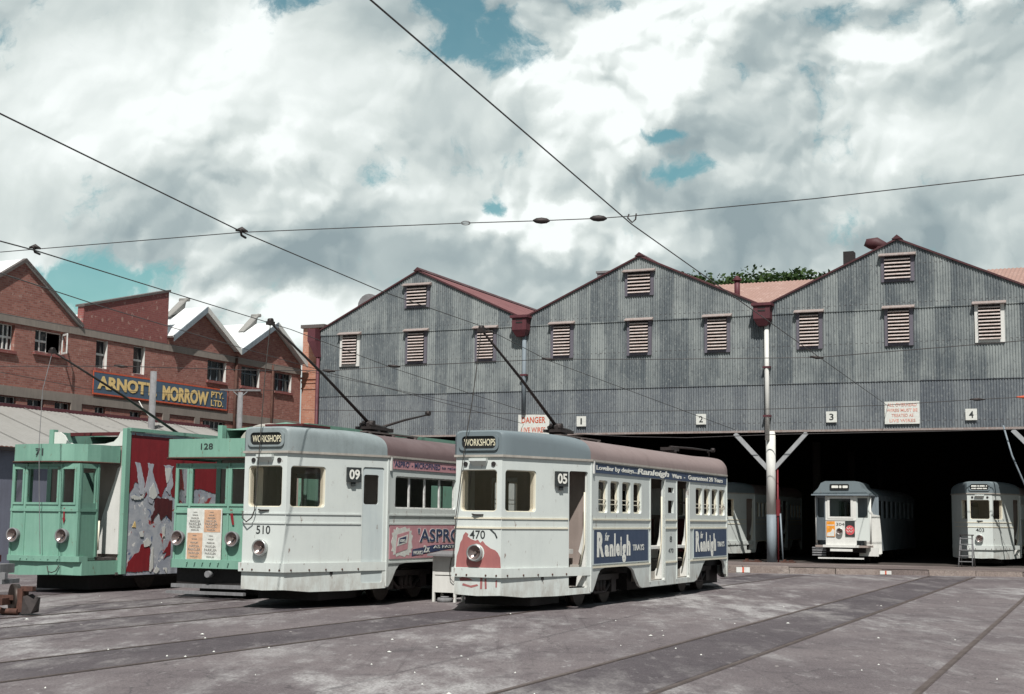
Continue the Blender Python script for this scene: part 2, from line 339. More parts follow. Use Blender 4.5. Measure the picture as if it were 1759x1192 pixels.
def empty(name,loc,rz=0):
    o=bpy.data.objects.new(name,None); o.empty_display_size=.3; COL.objects.link(o); o.location=loc; o.rotation_euler=(0,0,rz); return o
def rr(a,b,c,d,r=.06,n=4):
    """rounded rectangle u a..b, z c..d"""
    out=[]
    for (cx,cy,t0) in ((b-r,c+r,-90),(b-r,d-r,0),(a+r,d-r,90),(a+r,c+r,180)):
        for i in range(n+1):
            t=R(t0+90*i/n); out.append((cx+r*math.cos(t),cy+r*math.sin(t)))
    return out
def rect(a,b,c,d): return [(a,c),(b,c),(b,d),(a,d)]
_tc={}
def textgeo(s,bold=0.,shear=0.,spacing=1.):
    key=(s,bold,shear,spacing)
    if key in _tc: return _tc[key]
    cu=bpy.data.curves.new('t','FONT'); cu.body=s; cu.size=1; cu.offset=bold; cu.shear=shear; cu.space_character=spacing; cu.extrude=.004; cu.resolution_u=3
    ob=bpy.data.objects.new('t',cu); me=bpy.data.meshes.new_from_object(ob)
    vs=[v.co.copy() for v in me.vertices]; fs=[tuple(p.vertices) for p in me.polygons]
    bpy.data.meshes.remove(me); bpy.data.objects.remove(ob); bpy.data.curves.remove(cu)
    x0=min(v.x for v in vs);x1=max(v.x for v in vs);y0=min(v.y for v in vs);y1=max(v.y for v in vs)
    _tc[key]=([((v.x-x0)/(x1-x0),(v.y-y0)/(y1-y0),v.z) for v in vs],fs); return _tc[key]
def text(mb,P,s,a,b,c,d,w=.004,bold=.0,shear=0.,mi=0,spacing=1.,skew=0.):
    """text stretched into u a..b, z c..d on plane P"""
    o,U,N=P; vs,fs=textgeo(s,bold,shear,spacing)
    mb.add([o+U*(a+(b-a)*x)+Z*(c+(d-c)*y+skew*x)+N*(w+(.002 if z>0 else -.002)) for x,y,z in vs],fs,mi); return mb
def PX(o,phi_unused=None): return (Vector(o),X,-Y)      # plane facing local -Y
class Fr:
    def __init__(s,o,phi):
        s.o=Vector((o[0],o[1],0)); s.phi=phi; a=R(phi); s.X=Vector((math.cos(a),-math.sin(a),0)); s.Y=Vector((math.sin(a),math.cos(a),0)); s.rz=-a
    def w(s,x,y,z): return s.o+s.X*x+s.Y*y+Z*z
def unproj(px,py,d):
    r=RT*((px-CX)/F)-UP*((py-CY)/F)+FW; return Vector((0,0,EYE))+r*(d/r.y)
def onplane(px,py,P0,n):
    r=RT*((px-CX)/F)-UP*((py-CY)/F)+FW; c=Vector((0,0,EYE)); return c+r*((P0-c).dot(n)/r.dot(n))

# ================================================================== SETTING
SH=Fr((.55,65.6),24.)        # shed front line
g=MB(); g.add([(-600,-200,0),(600,-200,0),(600,1200,0),(-600,1200,0)],[(0,1,2,3)]); tag(g.build('ground',asph),kind='structure')
def strip(name,mt,p,q,hw,z,w=None):
    p=Vector((*p,0));q=Vector((*q,0)); d=(q-p).normalized(); n=Vector((d.y,-d.x,0))
    b=MB(); b.add([p-n*hw+Z*z,p+n*hw+Z*z,q+n*hw+Z*z,q-n*hw+Z*z],[(0,1,2,3)]); return tag(b.build(name,mt),kind='structure')
def track(p,phi,l0,l1,z=0.,inf=True,dz=0.):
    a=R(phi); d=Vector((math.sin(a),math.cos(a),0)); n=Vector((d.y,-d.x,0)); p=Vector((*p,0))
    if inf:
        A=p+d*l0;B=p+d*l1; strip('track_infill',infill,A.xy,B.xy,.66,.004+dz)
    b=MB()
    for s in(-1,1):
        c=p+n*s*.7175
        for (o1,o2,zz) in ((-.024,.024,.009),(-.04,-.024,.006),(.024,.052,.006)):
            A=c+d*l0;B=c+d*l1
            b.add([A+n*o1*s+Z*(z+zz+dz),A+n*o2*s+Z*(z+zz+dz),B+n*o2*s+Z*(z+zz+dz),B+n*o1*s+Z*(z+zz+dz)],[(0,1,2,3)],0 if zz>.005 else 1)
    return tag(b.build('rails',[railm,inblack]),kind='structure')
track((5.73,26.75),23.,-22,23.4)                 # open track running to road 4
track((8.0-.6,23.4-2.6),22.6,-18,28.5,dz=.001,inf=False)
track((-.6,27.1),24.8,-18,23.2)
track((-4.65,27.35),24.8,-16,24.5)
track((-8.0,30.5),24.,-18,20) if False else track((-6.45,30.45),24.,-14,20,dz=.002)
track((-10.45,32.),24.,-16,20)
# transverse service rail in front of the kerb
b=MB(); b.add([(2,47.6,.006),(30,46.6,.006),(30,46.67,.006),(2,47.67,.006)],[(0,1,2,3)]); b.add([(2,46.2,.006),(30,45.2,.006),(30,45.26,.006),(2,46.26,.006)],[(0,1,2,3)]); tag(b.build('service_rails',railm),kind='structure')
# apron: kerb edge falls slightly towards the shed floor
kl=[(-14,50.3),(8,49.3),(17.4,48.75),(34,47.8)]
def shline(x): return SH.w(x,0,0)
b=MB()
ke=[Vector((*p,0)) for p in kl]; fe=[SH.w(-15,.05,0),SH.w(6.,.05,0),SH.w(15.5,.05,0),SH.w(34.5,.05,0)]
kz=[.24,.24,.17,.17]
vs=[p+Z*h for p,h in zip(ke,kz)]+[p+Z*.045 for p in fe]
b.add(vs,[(i,i+1,i+5,i+4) for i in range(3)]); tag(b.build('apron',apronm),kind='structure')
b=MB()
def kerbseg(i,t0,t1,dz=0.,mi=0,dy=0.):
    p,q=ke[i],ke[i+1]; a=p.lerp(q,t0); c=p.lerp(q,t1); za=kz[i]+(kz[i+1]-kz[i])*t0+dz; zc=kz[i]+(kz[i+1]-kz[i])*t1+dz
    o=Y*.34; lo=-Y*(.05+dy)
    b.add([a+lo,a+lo*.4+Z*za,a+o+Z*(za+.012),c+lo,c+lo*.4+Z*zc,c+o+Z*(zc+.012)],[(0,3,4,1),(1,4,5,2),(0,1,2),(3,5,4)],mi)
t=0
for i,n in ((0,11),(1,6),(2,10)):
    for k in range(n): kerbseg(i,(k+.006)/n,(k+.994)/n,random.uniform(-.03,.008),1 if (i==1 and k in(3,)) or (i==2 and k==0) else 0,random.uniform(-.02,.02))
tag(b.build('kerb',[kerbm,apronm]),kind='structure')
# low hill behind the shed
b=MB(); N=40
vs=[];fs=[]
for j in range(7):
    for i in range(N+1):
        xx=-60+ i*160/N; yy=92+j*14; h=(0,6,11,14,16,17,15)[j]*(.35+.65*math.exp(-((xx-22)/26.)**2))+.5*math.sin(i*1.3+j)
        vs.append((xx,yy,h-.5))
for j in range(6):
    for i in range(N): a=j*(N+1)+i; fs.append((a,a+1,a+N+2,a+N+1))
b.add(vs,fs,0,True); tag(b.build('hill',hillm),kind='structure')
# chalk marks painted on the kerb
for k,(px0,py0,px1,py1,lb) in enumerate([(1265,970,1288,980,'white and red mark on the kerb end behind the blue advert tram'),(1511,981,1530,987,'white and red mark on the kerb between the two rightmost trams')]):
    b=MB(); c=(px0+px1)/2
    def kp(px,zt):
        n=Y; q=onplane(px,970,Vector((0,49.0 if k else 49.2,0)),Y); return Vector((q.x,(49.3 if q.x<12 else 49.02)-.09-(.0575*(q.x-8) if q.x<12 else .0575*(q.x-13)),zt))
    xs=[px0,px0+(px1-px0)*.43,px0+(px1-px0)*.57,px1]
    for i,mi in ((0,0),(1,1),(2,0)):
        a=kp(xs[i],0);c=kp(xs[i+1],0); z0,z1=(.02,.20) if k==0 else (.02,.14)
        b.add([a+Z*z0,c+Z*z0,c+Z*z1,a+Z*z1,a+Z*z0+Y*.03,c+Z*z0+Y*.03,c+Z*z1+Y*.03,a+Z*z1+Y*.03],[(0,1,2,3),(3,2,6,7),(0,3,7,4),(1,5,6,2)],mi)
    tag(b.build('kerb_mark',[white,signred]),lb,'kerb mark',group='white and red marks on the kerb')

# ================================================================== TRAM SHED
shed=empty('tram_shed',SH.o,SH.rz); tag(shed,'long corrugated iron tram shed with several gables and a dark open front','shed')
XL,VZ,PZ,LZ=-11.0,11.03,13.6,5.64
VAL=[-.02,11.35,22.72,34.09]; PK=[-5.6,5.67,17.03,28.4]; XR=34.09; DEP=46.
def topz(x):
    best=0
    ctrl=[(XL,10.93)]+[q for i in range(4) for q in ((PK[i],PZ),(VAL[i],VZ))]
    for (a,za),(c,zc) in zip(ctrl,ctrl[1:]):
        if a<=x<=c: return za+(zc-za)*(x-a)/(c-a)
    return VZ
wv=.11; sub=6; n=int((XR-XL)/wv*sub)
b=MB()
tiers=[(LZ,7.66,-.028,-.010),(7.6,10.7,-.042,-.022),(10.62,20,-.056,-.036)]
for z0,z1,y0,y1 in tiers:
    vs=[];fs=[]
    for i in range(n+1):
        x=XL+i*wv/sub; c=.018*math.cos(2*math.pi*i/sub); tz=min(z1,topz(x)); zz=min(z0,tz)
        vs+=[(x,y0+c,zz),(x,y1+c,tz)]
    for i in range(n):
        if vs[2*i+1][2]-vs[2*i][2]>.002 or vs[2*i+3][2]-vs[2*i+2][2]>.002: fs.append((2*i,2*i+2,2*i+3,2*i+1))
    b.add(vs,fs)
front=b.build('front_wall',corr,shed)
b=MB()
ctrl=[(XL,10.93)]+[q for i in range(4) for q in ((PK[i],PZ),(VAL[i],VZ))]
out=[(XL,LZ+.02),(XR,LZ+.02)]+[(x,z-.05) for x,z in ctrl[::-1]]
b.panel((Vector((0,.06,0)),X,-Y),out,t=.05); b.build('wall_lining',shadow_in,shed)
b=MB(); b.box(XL,XR,-.06,.14,LZ-.09,LZ-.004); b.build('lintel',hoodm,shed)
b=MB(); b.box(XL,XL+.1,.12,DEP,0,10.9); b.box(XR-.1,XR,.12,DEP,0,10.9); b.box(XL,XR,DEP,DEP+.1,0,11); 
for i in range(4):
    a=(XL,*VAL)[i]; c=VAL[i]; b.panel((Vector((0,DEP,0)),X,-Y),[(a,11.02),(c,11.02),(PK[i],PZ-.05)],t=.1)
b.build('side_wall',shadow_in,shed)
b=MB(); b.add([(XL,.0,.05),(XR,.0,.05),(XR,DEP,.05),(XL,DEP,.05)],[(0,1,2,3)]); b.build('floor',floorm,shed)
# roofs: corrugated along the slope
for i in range(4):
    for a,c,s in (((XL,*VAL)[i],PK[i],1),(PK[i],VAL[i],-1)):
        b=MB(); za,zc=(10.93 if a==XL else VZ, PZ) if s>0 else (PZ,VZ)
        nn=int((DEP+.3)/.15)*2; vs=[];fs=[]
        for k in range(nn+1):
            y=-.1+k*.075; o_=.03+.012*(1 if k%2 else -1)
            vs+=[(a,y,za+o_),(c,y,zc+o_),(a,y,za+o_-.05),(c,y,zc+o_-.05)]
        for k in range(nn): q=4*k; fs+=[(q,q+1,q+5,q+4) if 1 else None,(q+2,q+6,q+7,q+3)]
        fs+=[(0,2,3,1)]
        b.add(vs,fs,0,False); b.build('roof',roofrust,shed)
    b=MB()
    for a,za,c,zc in (((XL,*VAL)[i],(10.93 if i==0 else VZ),PK[i],PZ),(PK[i],PZ,VAL[i],VZ)):
        b.add([(a,-.12,za-.05),(c,-.12,zc-.05),(c,-.12,zc+.03),(a,-.12,za+.03),(a,-.02,za-.05),(c,-.02,zc-.05),(c,-.02,zc+.03),(a,-.02,za+.03)],[(0,1,2,3),(4,7,6,5),(0,4,5,1),(3,2,6,7),(0,3,7,4),(1,5,6,2)])
    b.add([(PK[i]-.22,-.15,PZ-.02),(PK[i]+.22,-.15,PZ-.02),(PK[i],-.15,PZ+.16),(PK[i]-.22,DEP,PZ-.02),(PK[i]+.22,DEP,PZ-.02),(PK[i],DEP,PZ+.16)],[(0,1,2),(0,2,5,3),(1,4,5,2),(3,5,4)])
    b.build('barge_board',barge,shed)
# louvred vents
def vent(x0,x1,z0,z1,white_left=False,hood=.1):
    w=MB(); fw=.13
    w.panel((Vector((0,-.11,0)),X,-Y),rect(x0-fw*.6,x1+fw*.6,z0-fw,z1),[rect(x0+.07,x1-.07,z0,z1-.06)],t=.09)
    o=w.build('louvre_vent',white if white_left else louvref,shed)
    s=MB(); s.box(x0,x1,-.08,-.075,z0,z1-.05,1); nsl=max(5,int((z1-z0)/.145)); h=(z1-z0-.06)/nsl
    for k in range(nsl):
        zz=z0+k*h; s.add([(x0+.07,-.20,zz),(x1-.07,-.20,zz),(x1-.07,-.17,zz+h*.36),(x0+.07,-.17,zz+h*.36),(x0+.07,-.09,zz+h*.5),(x1-.07,-.09,zz+h*.5),(x0+.07,-.17,zz-.01),(x1-.07,-.17,zz-.01)],[(0,1,2,3),(3,2,5,4),(0,6,7,1)])
    s.build('louvre_slats',[louvre,inblack],o)
    hd=MB(); hd.add([(x0-.16,-.30,z1-.02),(x1+.16,-.30,z1-.02),(x1+.16,-.05,z1+.10),(x0-.16,-.05,z1+.10),(x0-.16,-.30,z1-.05),(x1+.16,-.30,z1-.05),(x0-.16,-.05,z1-.05),(x1+.16,-.05,z1-.05)],[(0,1,2,3),(0,4,5,1),(0,3,6,4),(1,5,7,2),(4,6,7,5)]); hd.build('vent_hood',hoodm,o)
for i in range(4):
    c=PK[i]; vent(c-.6,c+.6,11.9,12.9)
    vent(c-.5,c+.5,9.2,10.68)
    if i: vent(c-4.2,c-3.25,9.2,10.68); vent(c+3.1,c+4.1,9.2,10.68,i==2)
    else: vent(c-4.15,c-3.2,9.18,10.66,True); vent(c+3.2,c+4.15,9.2,10.66)
# valley rain hoppers and downpipes
for i,x in enumerate(VAL[:3]):
    b=MB(); b.box(x-.36,x+.36,-.55,-.08,10.42,11.06); b.box(x-.44,x+.44,-.62,-.06,10.98,11.10); b.add([(x-.36,-.55,10.42),(x+.36,-.55,10.42),(x+.36,-.08,10.42),(x-.36,-.08,10.42),(x-.2,-.4,10.12),(x+.2,-.4,10.12),(x+.2,-.1,10.12),(x-.2,-.1,10.12)],[(0,1,5,4),(1,2,6,5),(2,3,7,6),(3,0,4,7),(4,5,6,7)])
    h=b.build('rain_hopper',maroon,shed); b=MB(); b.box(x-.16,x+.16,-.56,-.545,10.72,10.79); b.box(x-.16,x+.16,-.56,-.545,10.86,10.92); b.build('hopper_slot',inblack,h)
    b=MB(); b.tube([(x+.13,-.2,10.2),(x+.13,-.2,6.56 if i==0 else 5.2)],.1,10); 
    for zz in ((8.3,) if i==0 else (6.2,8.3)): b.box(x-.03,x+.29,-.31,-.08,zz,zz+.08,1)
    b.build('downpipe',[cgrey if i==0 else white,maroon],shed)
b=MB(); x=XL
b.box(x-.46,x-.02,-.5,-.0,10.35,10.95); b.add([(x-.46,-.5,10.35),(x-.02,-.5,10.35),(x-.02,0,10.35),(x-.46,0,10.35),(x-.08,-.35,9.55),(x+.12,-.35,9.55),(x+.12,-.12,9.55),(x-.08,-.12,9.55)],[(0,1,5,4),(1,2,6,5),(2,3,7,6),(3,0,4,7)]); h=b.build('rain_hopper',maroon,shed)
b=MB(); b.tube([(x+.02,-.24,9.6),(x+.02,-.24,0)],.09,8); b.build('downpipe',[maroon],shed)
# posts with braces under every valley and at the corners
def post(x,y,braces=True,paintc=True):
    p=MB(); r=.19
    p.tube([(x,y,2.05),(x,y,LZ-.05)],.2,14,0); p.tube([(x,y,.0),(x,y,2.05)],.205,14,1)
    o=p.build('support_post',[white if paintc else shadow_in,cgrey if paintc else shadow_in],shed)
    if braces:
        for s in(-1,1):
            q=MB(); d=Vector((s*1.5,0,1.5)); n_=Vector((-s,0,1))  .normalized()*.09
            A=Vector((x+s*.14,y-.05,4.0)); B=A+Vector((s*1.42,0,1.52))
            q.add([A-n_,A+n_,B+n_,B-n_,A-n_+Y*.1,A+n_+Y*.1,B+n_+Y*.1,B-n_+Y*.1],[(0,1,2,3),(4,7,6,5),(0,4,5,1),(3,2,6,7),(1,5,6,2),(0,3,7,4)]); q.build('brace',bracem,o)
for x in VAL[:3]: post(x+.22,.0)
post(XL+.25,.05,False); post(XR-.3,.05,False)
for x in VAL[:3]:
    for y in (9,18,27,36): post(x+.28,y,False,False)
b=MB(); x=11.62
b.tube([(x+.22,.05,0.05),(x+.22,.05,4.1)],.04,8); b.box(x+.17,x+.30,-.02,.12,2.0,2.7); o=b.build('hose_pipe',postred,shed)
b=MB(); b.tube([(x+.42,.05,.05),(x+.32,.05,2.1)],.035,8); b.build('conduit',cgrey,shed)
# cross roof behind bays two to four
b=MB(); y0,y1,y2=1.5,9.0,18.5; nn=int((XR-6.4)/.09); vs=[];fs=[]
for k in range(nn+1):
    x=6.4+k*.09; o_=.02*(1 if k%2 else -1); vs+=[(x,y0,11.1+o_),(x,y1,13.62+o_),(x,y2,11.1+o_)]
for k in range(nn): q=3*k; fs+=[(q,q+3,q+4,q+1),(q+1,q+4,q+5,q+2)]
b.add(vs,fs); b.add([(6.4,y0,11.0),(6.4,y1,13.6),(6.4,y2,11.0)],[(0,1,2)]); b.build('cross_roof',roofpink,shed)
# roof ventilators
b=MB(); 
def roofthing(name,px,py,d,mb,mt): pass
c=SH
b=MB(); b.cyl((-9.6,3.0,11.0),(-9.6,3.0,12.55),.62,20); b.cyl((-9.6,2.2,12.4),(-9.6,3.8,12.4),.62,20); b.build('roof_ventilator',timber,shed)
b=MB(); b.box(3.05,3.65,1.5,2.1,11.8,13.25); b.box(3.0,3.7,1.45,2.15,13.2,13.3); b.build('roof_ventilator',timber,shed)
b=MB(); b.cyl((5.3,2.,12.9),(5.3,2.,13.75),.26,14); b.cyl((5.3,2.,13.7),(5.3,2.,13.86),.36,14,r2=.2); b.build('roof_ventilator',barge,shed)
b=MB(); b.cyl((9.35,3.,11.5),(9.35,3.,12.86),.13,14); b.cyl((9.35,3.,12.72),(9.35,3.,12.8),.2,14); b.cyl((9.35,3.,12.8),(9.35,3.,12.95),.2,14,r2=.05); b.build('roof_ventilator',maroon,shed)
b=MB(); b.cyl((16.1,1.6,12.9),(16.1,1.6,13.6),.24,16); b.tube([(15.5,1.6,13.62),(15.58,1.6,13.75),(15.9,1.6,13.78),(16.4,1.6,13.55)],[.16,.26,.26,.16],14); b.build('roof_ventilator',barge,shed)
b=MB(); b.box(14.35,14.8,2.2,2.7,12.3,13.62); b.build('roof_ventilator',inblack,shed)

# signs fixed to the shed front
def sign(name,x0,x1,z0,z1,lines,label,group=None,lm=letter,back=adwhite,border=None):
    root=empty(name,SH.w((x0+x1)/2,-.12,z0),SH.rz); tag(root,label,'sign',group)
    hw=(x1-x0)/2; P=(Vector((0,0,0)),X,-Y)
    b=MB(); b.panel(P,rect(-hw,hw,0,z1-z0),t=.03); bd=b.build('sign_board',back,root)
    for (s,a,bb,c,d,mt,bo) in lines:
        q=MB(); text(q,P,s,-hw+a*2*hw,-hw+bb*2*hw,c*(z1-z0),d*(z1-z0),bold=bo,w=.006); q.build('lettering',mt,bd)
sign('danger_sign',-.19,1.36,5.42,6.51,[('DANGER',.11,.88,.64,.90,signred,.018),('LIVE WIRES',.11,.88,.24,.46,signred,.012)],'white sign reading DANGER LIVE WIRES in red, left end above the tram with blue adverts')
for n_,x0,lb in (('1',2.7,'small white plate with the number 1, beside the danger sign'),('2',8.3,'small white plate with the number 2, left of the white downpipe'),('3',13.97,'small white plate with the number 3, right of the white downpipe'),('4',19.6,'small white plate with the number 4, right of the overhead wires sign')):
    sign('number_plate',x0,x0+.45,5.93,6.39,[(n_,.42 if n_=='1' else .3,.58 if n_=='1' else .7,.2,.8,letter,.012)],lb,'numbered plates over the shed roads')
sign('warning_sign',16.39,17.8,5.82,6.75,[('ALL OVERHEAD',.08,.92,.78,.92,signfaded,.01),('WIRES MUST BE',.06,.94,.54,.68,signfaded,.01),('TREATED AS',.2,.82,.31,.45,signfaded,.01),('LIVE WIRES',.14,.88,.08,.22,signfaded,.01)],'white sign with faded red words about overhead live wires')

# ================================================================== BRICK FACTORY
BK=Fr((-10.3,70.4),23.6); fac=empty('brick_factory',BK.o,BK.rz); tag(fac,'red brick factory with sawtooth gables and white roofs left of the iron shed','factory')
PS=(Vector((0,0,0)),Y,X)
wins=[(-20.95,-20.06,7.66,8.62,'w'),(-19.0,-17.42,7.78,8.62,'wo'),(-15.55,-14.87,7.5,8.64,'d'),(-13.24,-12.5,7.5,8.66,'h'),(-8.1,-6.68,7.72,8.62,'s'),(-5.47,-3.97,7.7,8.62,'s'),(-2.68,-1.19,7.72,8.6,'s')]
lows=[(-20.64,-19.8,5.72,5.97),(-19.23,-18.35,5.72,5.97),(-17.76,-16.87,5.72,5.97),(-15.46,-14.82,5.72,5.97),(-13.3,-12.6,5.72,5.95),(-8.3,-6.6,4.6,5.92)]
holes=[rect(a,c,d,e) for a,c,d,e,_ in wins]+[rect(a,c,d,e) for a,c,d,e in lows]
b=MB(); b.panel(PS,[(-30,0),(-.35,0),(-.35,9.15),(-3.02,10.75),(-6.01,9.15),(-8.71,10.72),(-11.04,9.2),(-11.04,8.9),(-16.45,8.9),(-19.77,11.03),(-23.1,8.98),(-26.4,11.03),(-30,9)],holes,t=.25); b.build('wall',brick,fac)
b=MB(); b.panel(PS,[(-16.45,8.98),(-11.1,8.98),(-11.1,11.22),(-16.42,9.84)],t=.3,w=.04); b.build('parapet',brickd,fac)
b=MB(); b.add([(.10,-16.47,9.83),(.10,-11.05,11.22),(-.35,-11.05,11.22),(-.35,-16.47,9.83),(.10,-16.47,9.92),(.10,-11.05,11.31),(-.35,-11.05,11.31),(-.35,-16.47,9.92)],[(0,1,5,4),(4,5,6,7),(1,2,6,5),(0,4,7,3),(0,3,2,1)]); b.build('coping',plank,fac)
b=MB(); b.box(.0,.05,-30,-.4,8.68,8.97); b.box(.0,.05,-30,-.4,6.0,6.35); 
b.box(.0,.06,-11.2,-10.75,4,6.0); b.box(.0,.06,-8.95,-8.6,4,6.0); b.box(.0,.06,-16.9,-16.3,4,6.0) ; b.build('concrete_band',concrete,fac)
# roofs run back at right angles to the wall
def gable_roof(y0,yp,y1,z0,zp,z1,mt,over=.55,name='roof',L=26):
    for (a,za,c,zc) in ((y0,z0,yp,zp),(yp,zp,y1,z1)):
        b=MB(); n_=Vector((0,-(zc-za),(c-a))).normalized()*.09
        A,Bq=Vector((over,a,za)),Vector((over,c,zc)); A2,B2=Vector((-L,a,za)),Vector((-L,c,zc))
        b.add([A,Bq,B2,A2,A+n_,Bq+n_,B2+n_,A2+n_],[(0,3,2,1),(4,5,6,7),(0,1,5,4),(1,2,6,5),(3,0,4,7),(2,3,7,6)]); b.build(name,mt,fac)
for y0,yp,y1,z0,zp,z1 in ((-11.04,-8.71,-6.01,9.25,10.80,9.2),(-6.01,-3.02,-.3,9.2,10.85,9.2)):
    gable_roof(y0,yp,y1,z0,zp,z1,roofwhite,.32)
    for a,za,c,zc in ((y0,z0,yp,zp),(yp,zp,y1,z1)):
        b=MB(); b.add([(.33,a,za-.16),(.33,c,zc-.16),(.33,c,zc+.1),(.33,a,za+.1),(.37,a,za-.16),(.37,c,zc-.16),(.37,c,zc+.1),(.37,a,za+.1)],[(4,5,6,7),(0,3,2,1),(0,1,5,4),(3,7,6,2)]); b.build('barge_board',cgrey if zc>za else white,fac)
    # scoop ventilator on the ridge
    b=MB(); q=Vector((-1.7,yp+.15,zp+.3)); 
    b.add([(-.9,yp-1.05,zp-.42),(-1.25,yp-1.05,zp-.42),(-1.25,yp+.12,zp+.50),(-.9,yp+.12,zp+.50),(-.9,yp-.02,zp-.0),(-1.25,yp-.02,zp-.0)],[(0,1,2,3),(0,3,4),(1,5,2),(3,2,5,4)]); b.tube([(-.88,yp-1.1,zp-.44),(-.88,yp+.14,zp+.53)],[.02,.075],8); b.cyl((-.8,yp+.16,zp+.50),(-1.3,yp+.16,zp+.50),.085,10); b.build('ridge_vent',leangrey,fac)
gable_roof(-23.1,-19.77,-16.45,9.0,11.05,9.0,roofwhite,.05); gable_roof(-30,-26.4,-23.1,9.0,11.05,9.0,roofwhite,.05)
b=MB(); 
for yp,z0,zp in ((-19.77,9.0,11.07),): 
    for s in(-1,1): b.add([(.12,yp,zp-.03),(.12,yp+s*3.32,z0-.03),(.12,yp+s*3.32,z0+.1),(.12,yp,zp+.1),(-.05,yp,zp+.1),(-.05,yp+s*3.32,z0+.1)],[(0,1,2,3),(3,2,5,4)])
b.build('coping',plank,fac)
b=MB(); b.box(-26,-.25,-30,-29.8,0,9); b.box(-26,-.25,-.6,-.4,0,9.1); b.box(-26.2,-26,-30,-.4,0,11); b.box(-26,-.3,-16.4,-11.1,8.8,8.95); b.build('rear_wall',brick,fac)
b=MB(); b.box(-3,-2.9,-30,-.6,0,9); b.build('inner_partition',inblack,fac)
for a,c,d,e,k in wins:
    P=(Vector((-.16,0,0)),Y,X); h_=[]; nx=4 if k in('w','wo') else 3 if k=='s' else 1; ny=2
    if k=='s': nx,ny=3,2
    fw=.035 if k in('s',) else .05
    zs=[d,d+(e-d)*(.5 if k!='s' else .66),e]
    w_=(c-a)/nx
    hs=[rect(a+i*w_+fw,a+(i+1)*w_-fw*.3,zs[j]+fw,zs[j+1]-fw*.6) for i in range(nx) for j in range(ny)]
    if k=='wo': hs=[rect(a+i*w_+fw,a+(i+1)*w_-fw*.3,zs[j]+fw,zs[j+1]-fw*.6) for i in range(2) for j in range(2)]+[rect(a+2*w_,c-.04,d+.04,e-.04)]
    b=MB(); b.panel(P,rect(a+.002,c-.002,d+.002,e-.002),hs,t=.05); wf=b.build('window',steelframe if k=='s' else winframe,fac)
    b=MB(); b.panel(P,rect(a+.01,c-.01,d+.01,e-.01) if k!='wo' else rect(a+.01,a+2*w_,d+.01,e-.01),t=.01,w=-.03); b.build('pane',dkglass,wf)
    b=MB(); b.box(.0,.09,a-.08,c+.08,d-.12,d-.002); b.build('sill',brickd,wf)
    if k=='wo': b=MB(); b.panel((Vector((-.1,c-.03,0)),Vector((.85,-.5,0)).normalized(),Vector((-.5,-.85,0)).normalized()),rect(0,.62,d+.03,e-.03),[rect(.06,.56,d+.1,e-.1)],t=.04); b.build('open_casement',winframe,wf)
    if k in('s','d','h'): b=MB(); b.box(-.13,.0,c-.012,c-.004,d,e); b.build('reveal',white,wf)
for i,(a,c,d,e) in enumerate(lows):
    b=MB(); P=(Vector((-.12,0,0)),Y,X); nx=2 if i<5 else 5; ny=1 if i<5 else 4
    b.panel(P,rect(a,c,d,e),[rect(a+(c-a)/nx*p+.03,a+(c-a)/nx*(p+1)-.02,d+(e-d)/ny*q_+.02,d+(e-d)/ny*(q_+1)-.02) for p in range(nx) for q_ in range(ny)],t=.04); wf=b.build('window',winframe,fac)
    b=MB(); b.panel(P,rect(a+.01,c-.01,d+.01,e-.01),t=.01,w=-.03); b.build('pane',dkglass,wf)
b=MB(); b.tube([(.1,-6.0,9.0),(.1,-6.05,6.4),(.1,-6.05,4)],.06,8); b.tube([(.1,-3.0,8.9),(.1,-3.0,4)],.05,8); b.build('downpipe',iron,fac)
# painted wall sign
sg=empty('company_sign',BK.w(.06,-15.7,6.5),BK.rz); tag(sg,'long blue wall sign lettered in yellow on the brick factory','sign')
P=(Vector((0,0,0)),Y,X); L=9.05
b=MB(); b.panel(P,rect(0,L,0,.82),t=.03,w=.03); bd=b.build('sign_board',signblue,sg)
b=MB(); b.panel(P,rect(-.03,L+.03,-.06,.88),[rect(.0,L,.0,.82)],t=.03,w=.035); b.build('border',signred,bd)
for (s,a,c,d,e,bo) in (('ARNOTT,',.22,3.95,.08,.70,.045),('MORROW',4.35,7.62,.06,.68,.045),('PTY.',7.82,8.75,.44,.72,.02),('LTD.',7.82,8.75,.07,.35,.02)):
    q=MB(); text(q,P,s,a+.04,c+.04,d-.035,e-.035,bold=bo,w=.036); q.build('letter_shadow',letter,bd)
    q=MB(); text(q,P,s,a,c,d,e,bold=bo,w=.042); q.build('lettering',signyel,bd)
# brick pier at the shed corner
pr=empty('brick_pier',SH.w(-11.55,.3,0),SH.rz); tag(pr,'tall orange brick pier between the factory and the iron shed','pier')
b=MB(); b.box(-.48,.44,-.3,1.2,0,11.05); b.box(-.5,.46,-.33,1.2,8.3,8.42); b.box(-.52,.48,-.35,1.2,8.5,8.6); b.box(-.5,.46,-.33,1.2,8.0,8.08);b.build('shaft',bricko,pr)
b=MB(); b.box(-.56,.8,-.42,1.3,11.05,11.22); b.box(-.2,3.2,.7,1.2,9,11.2);  b.build('coping',plank,pr)

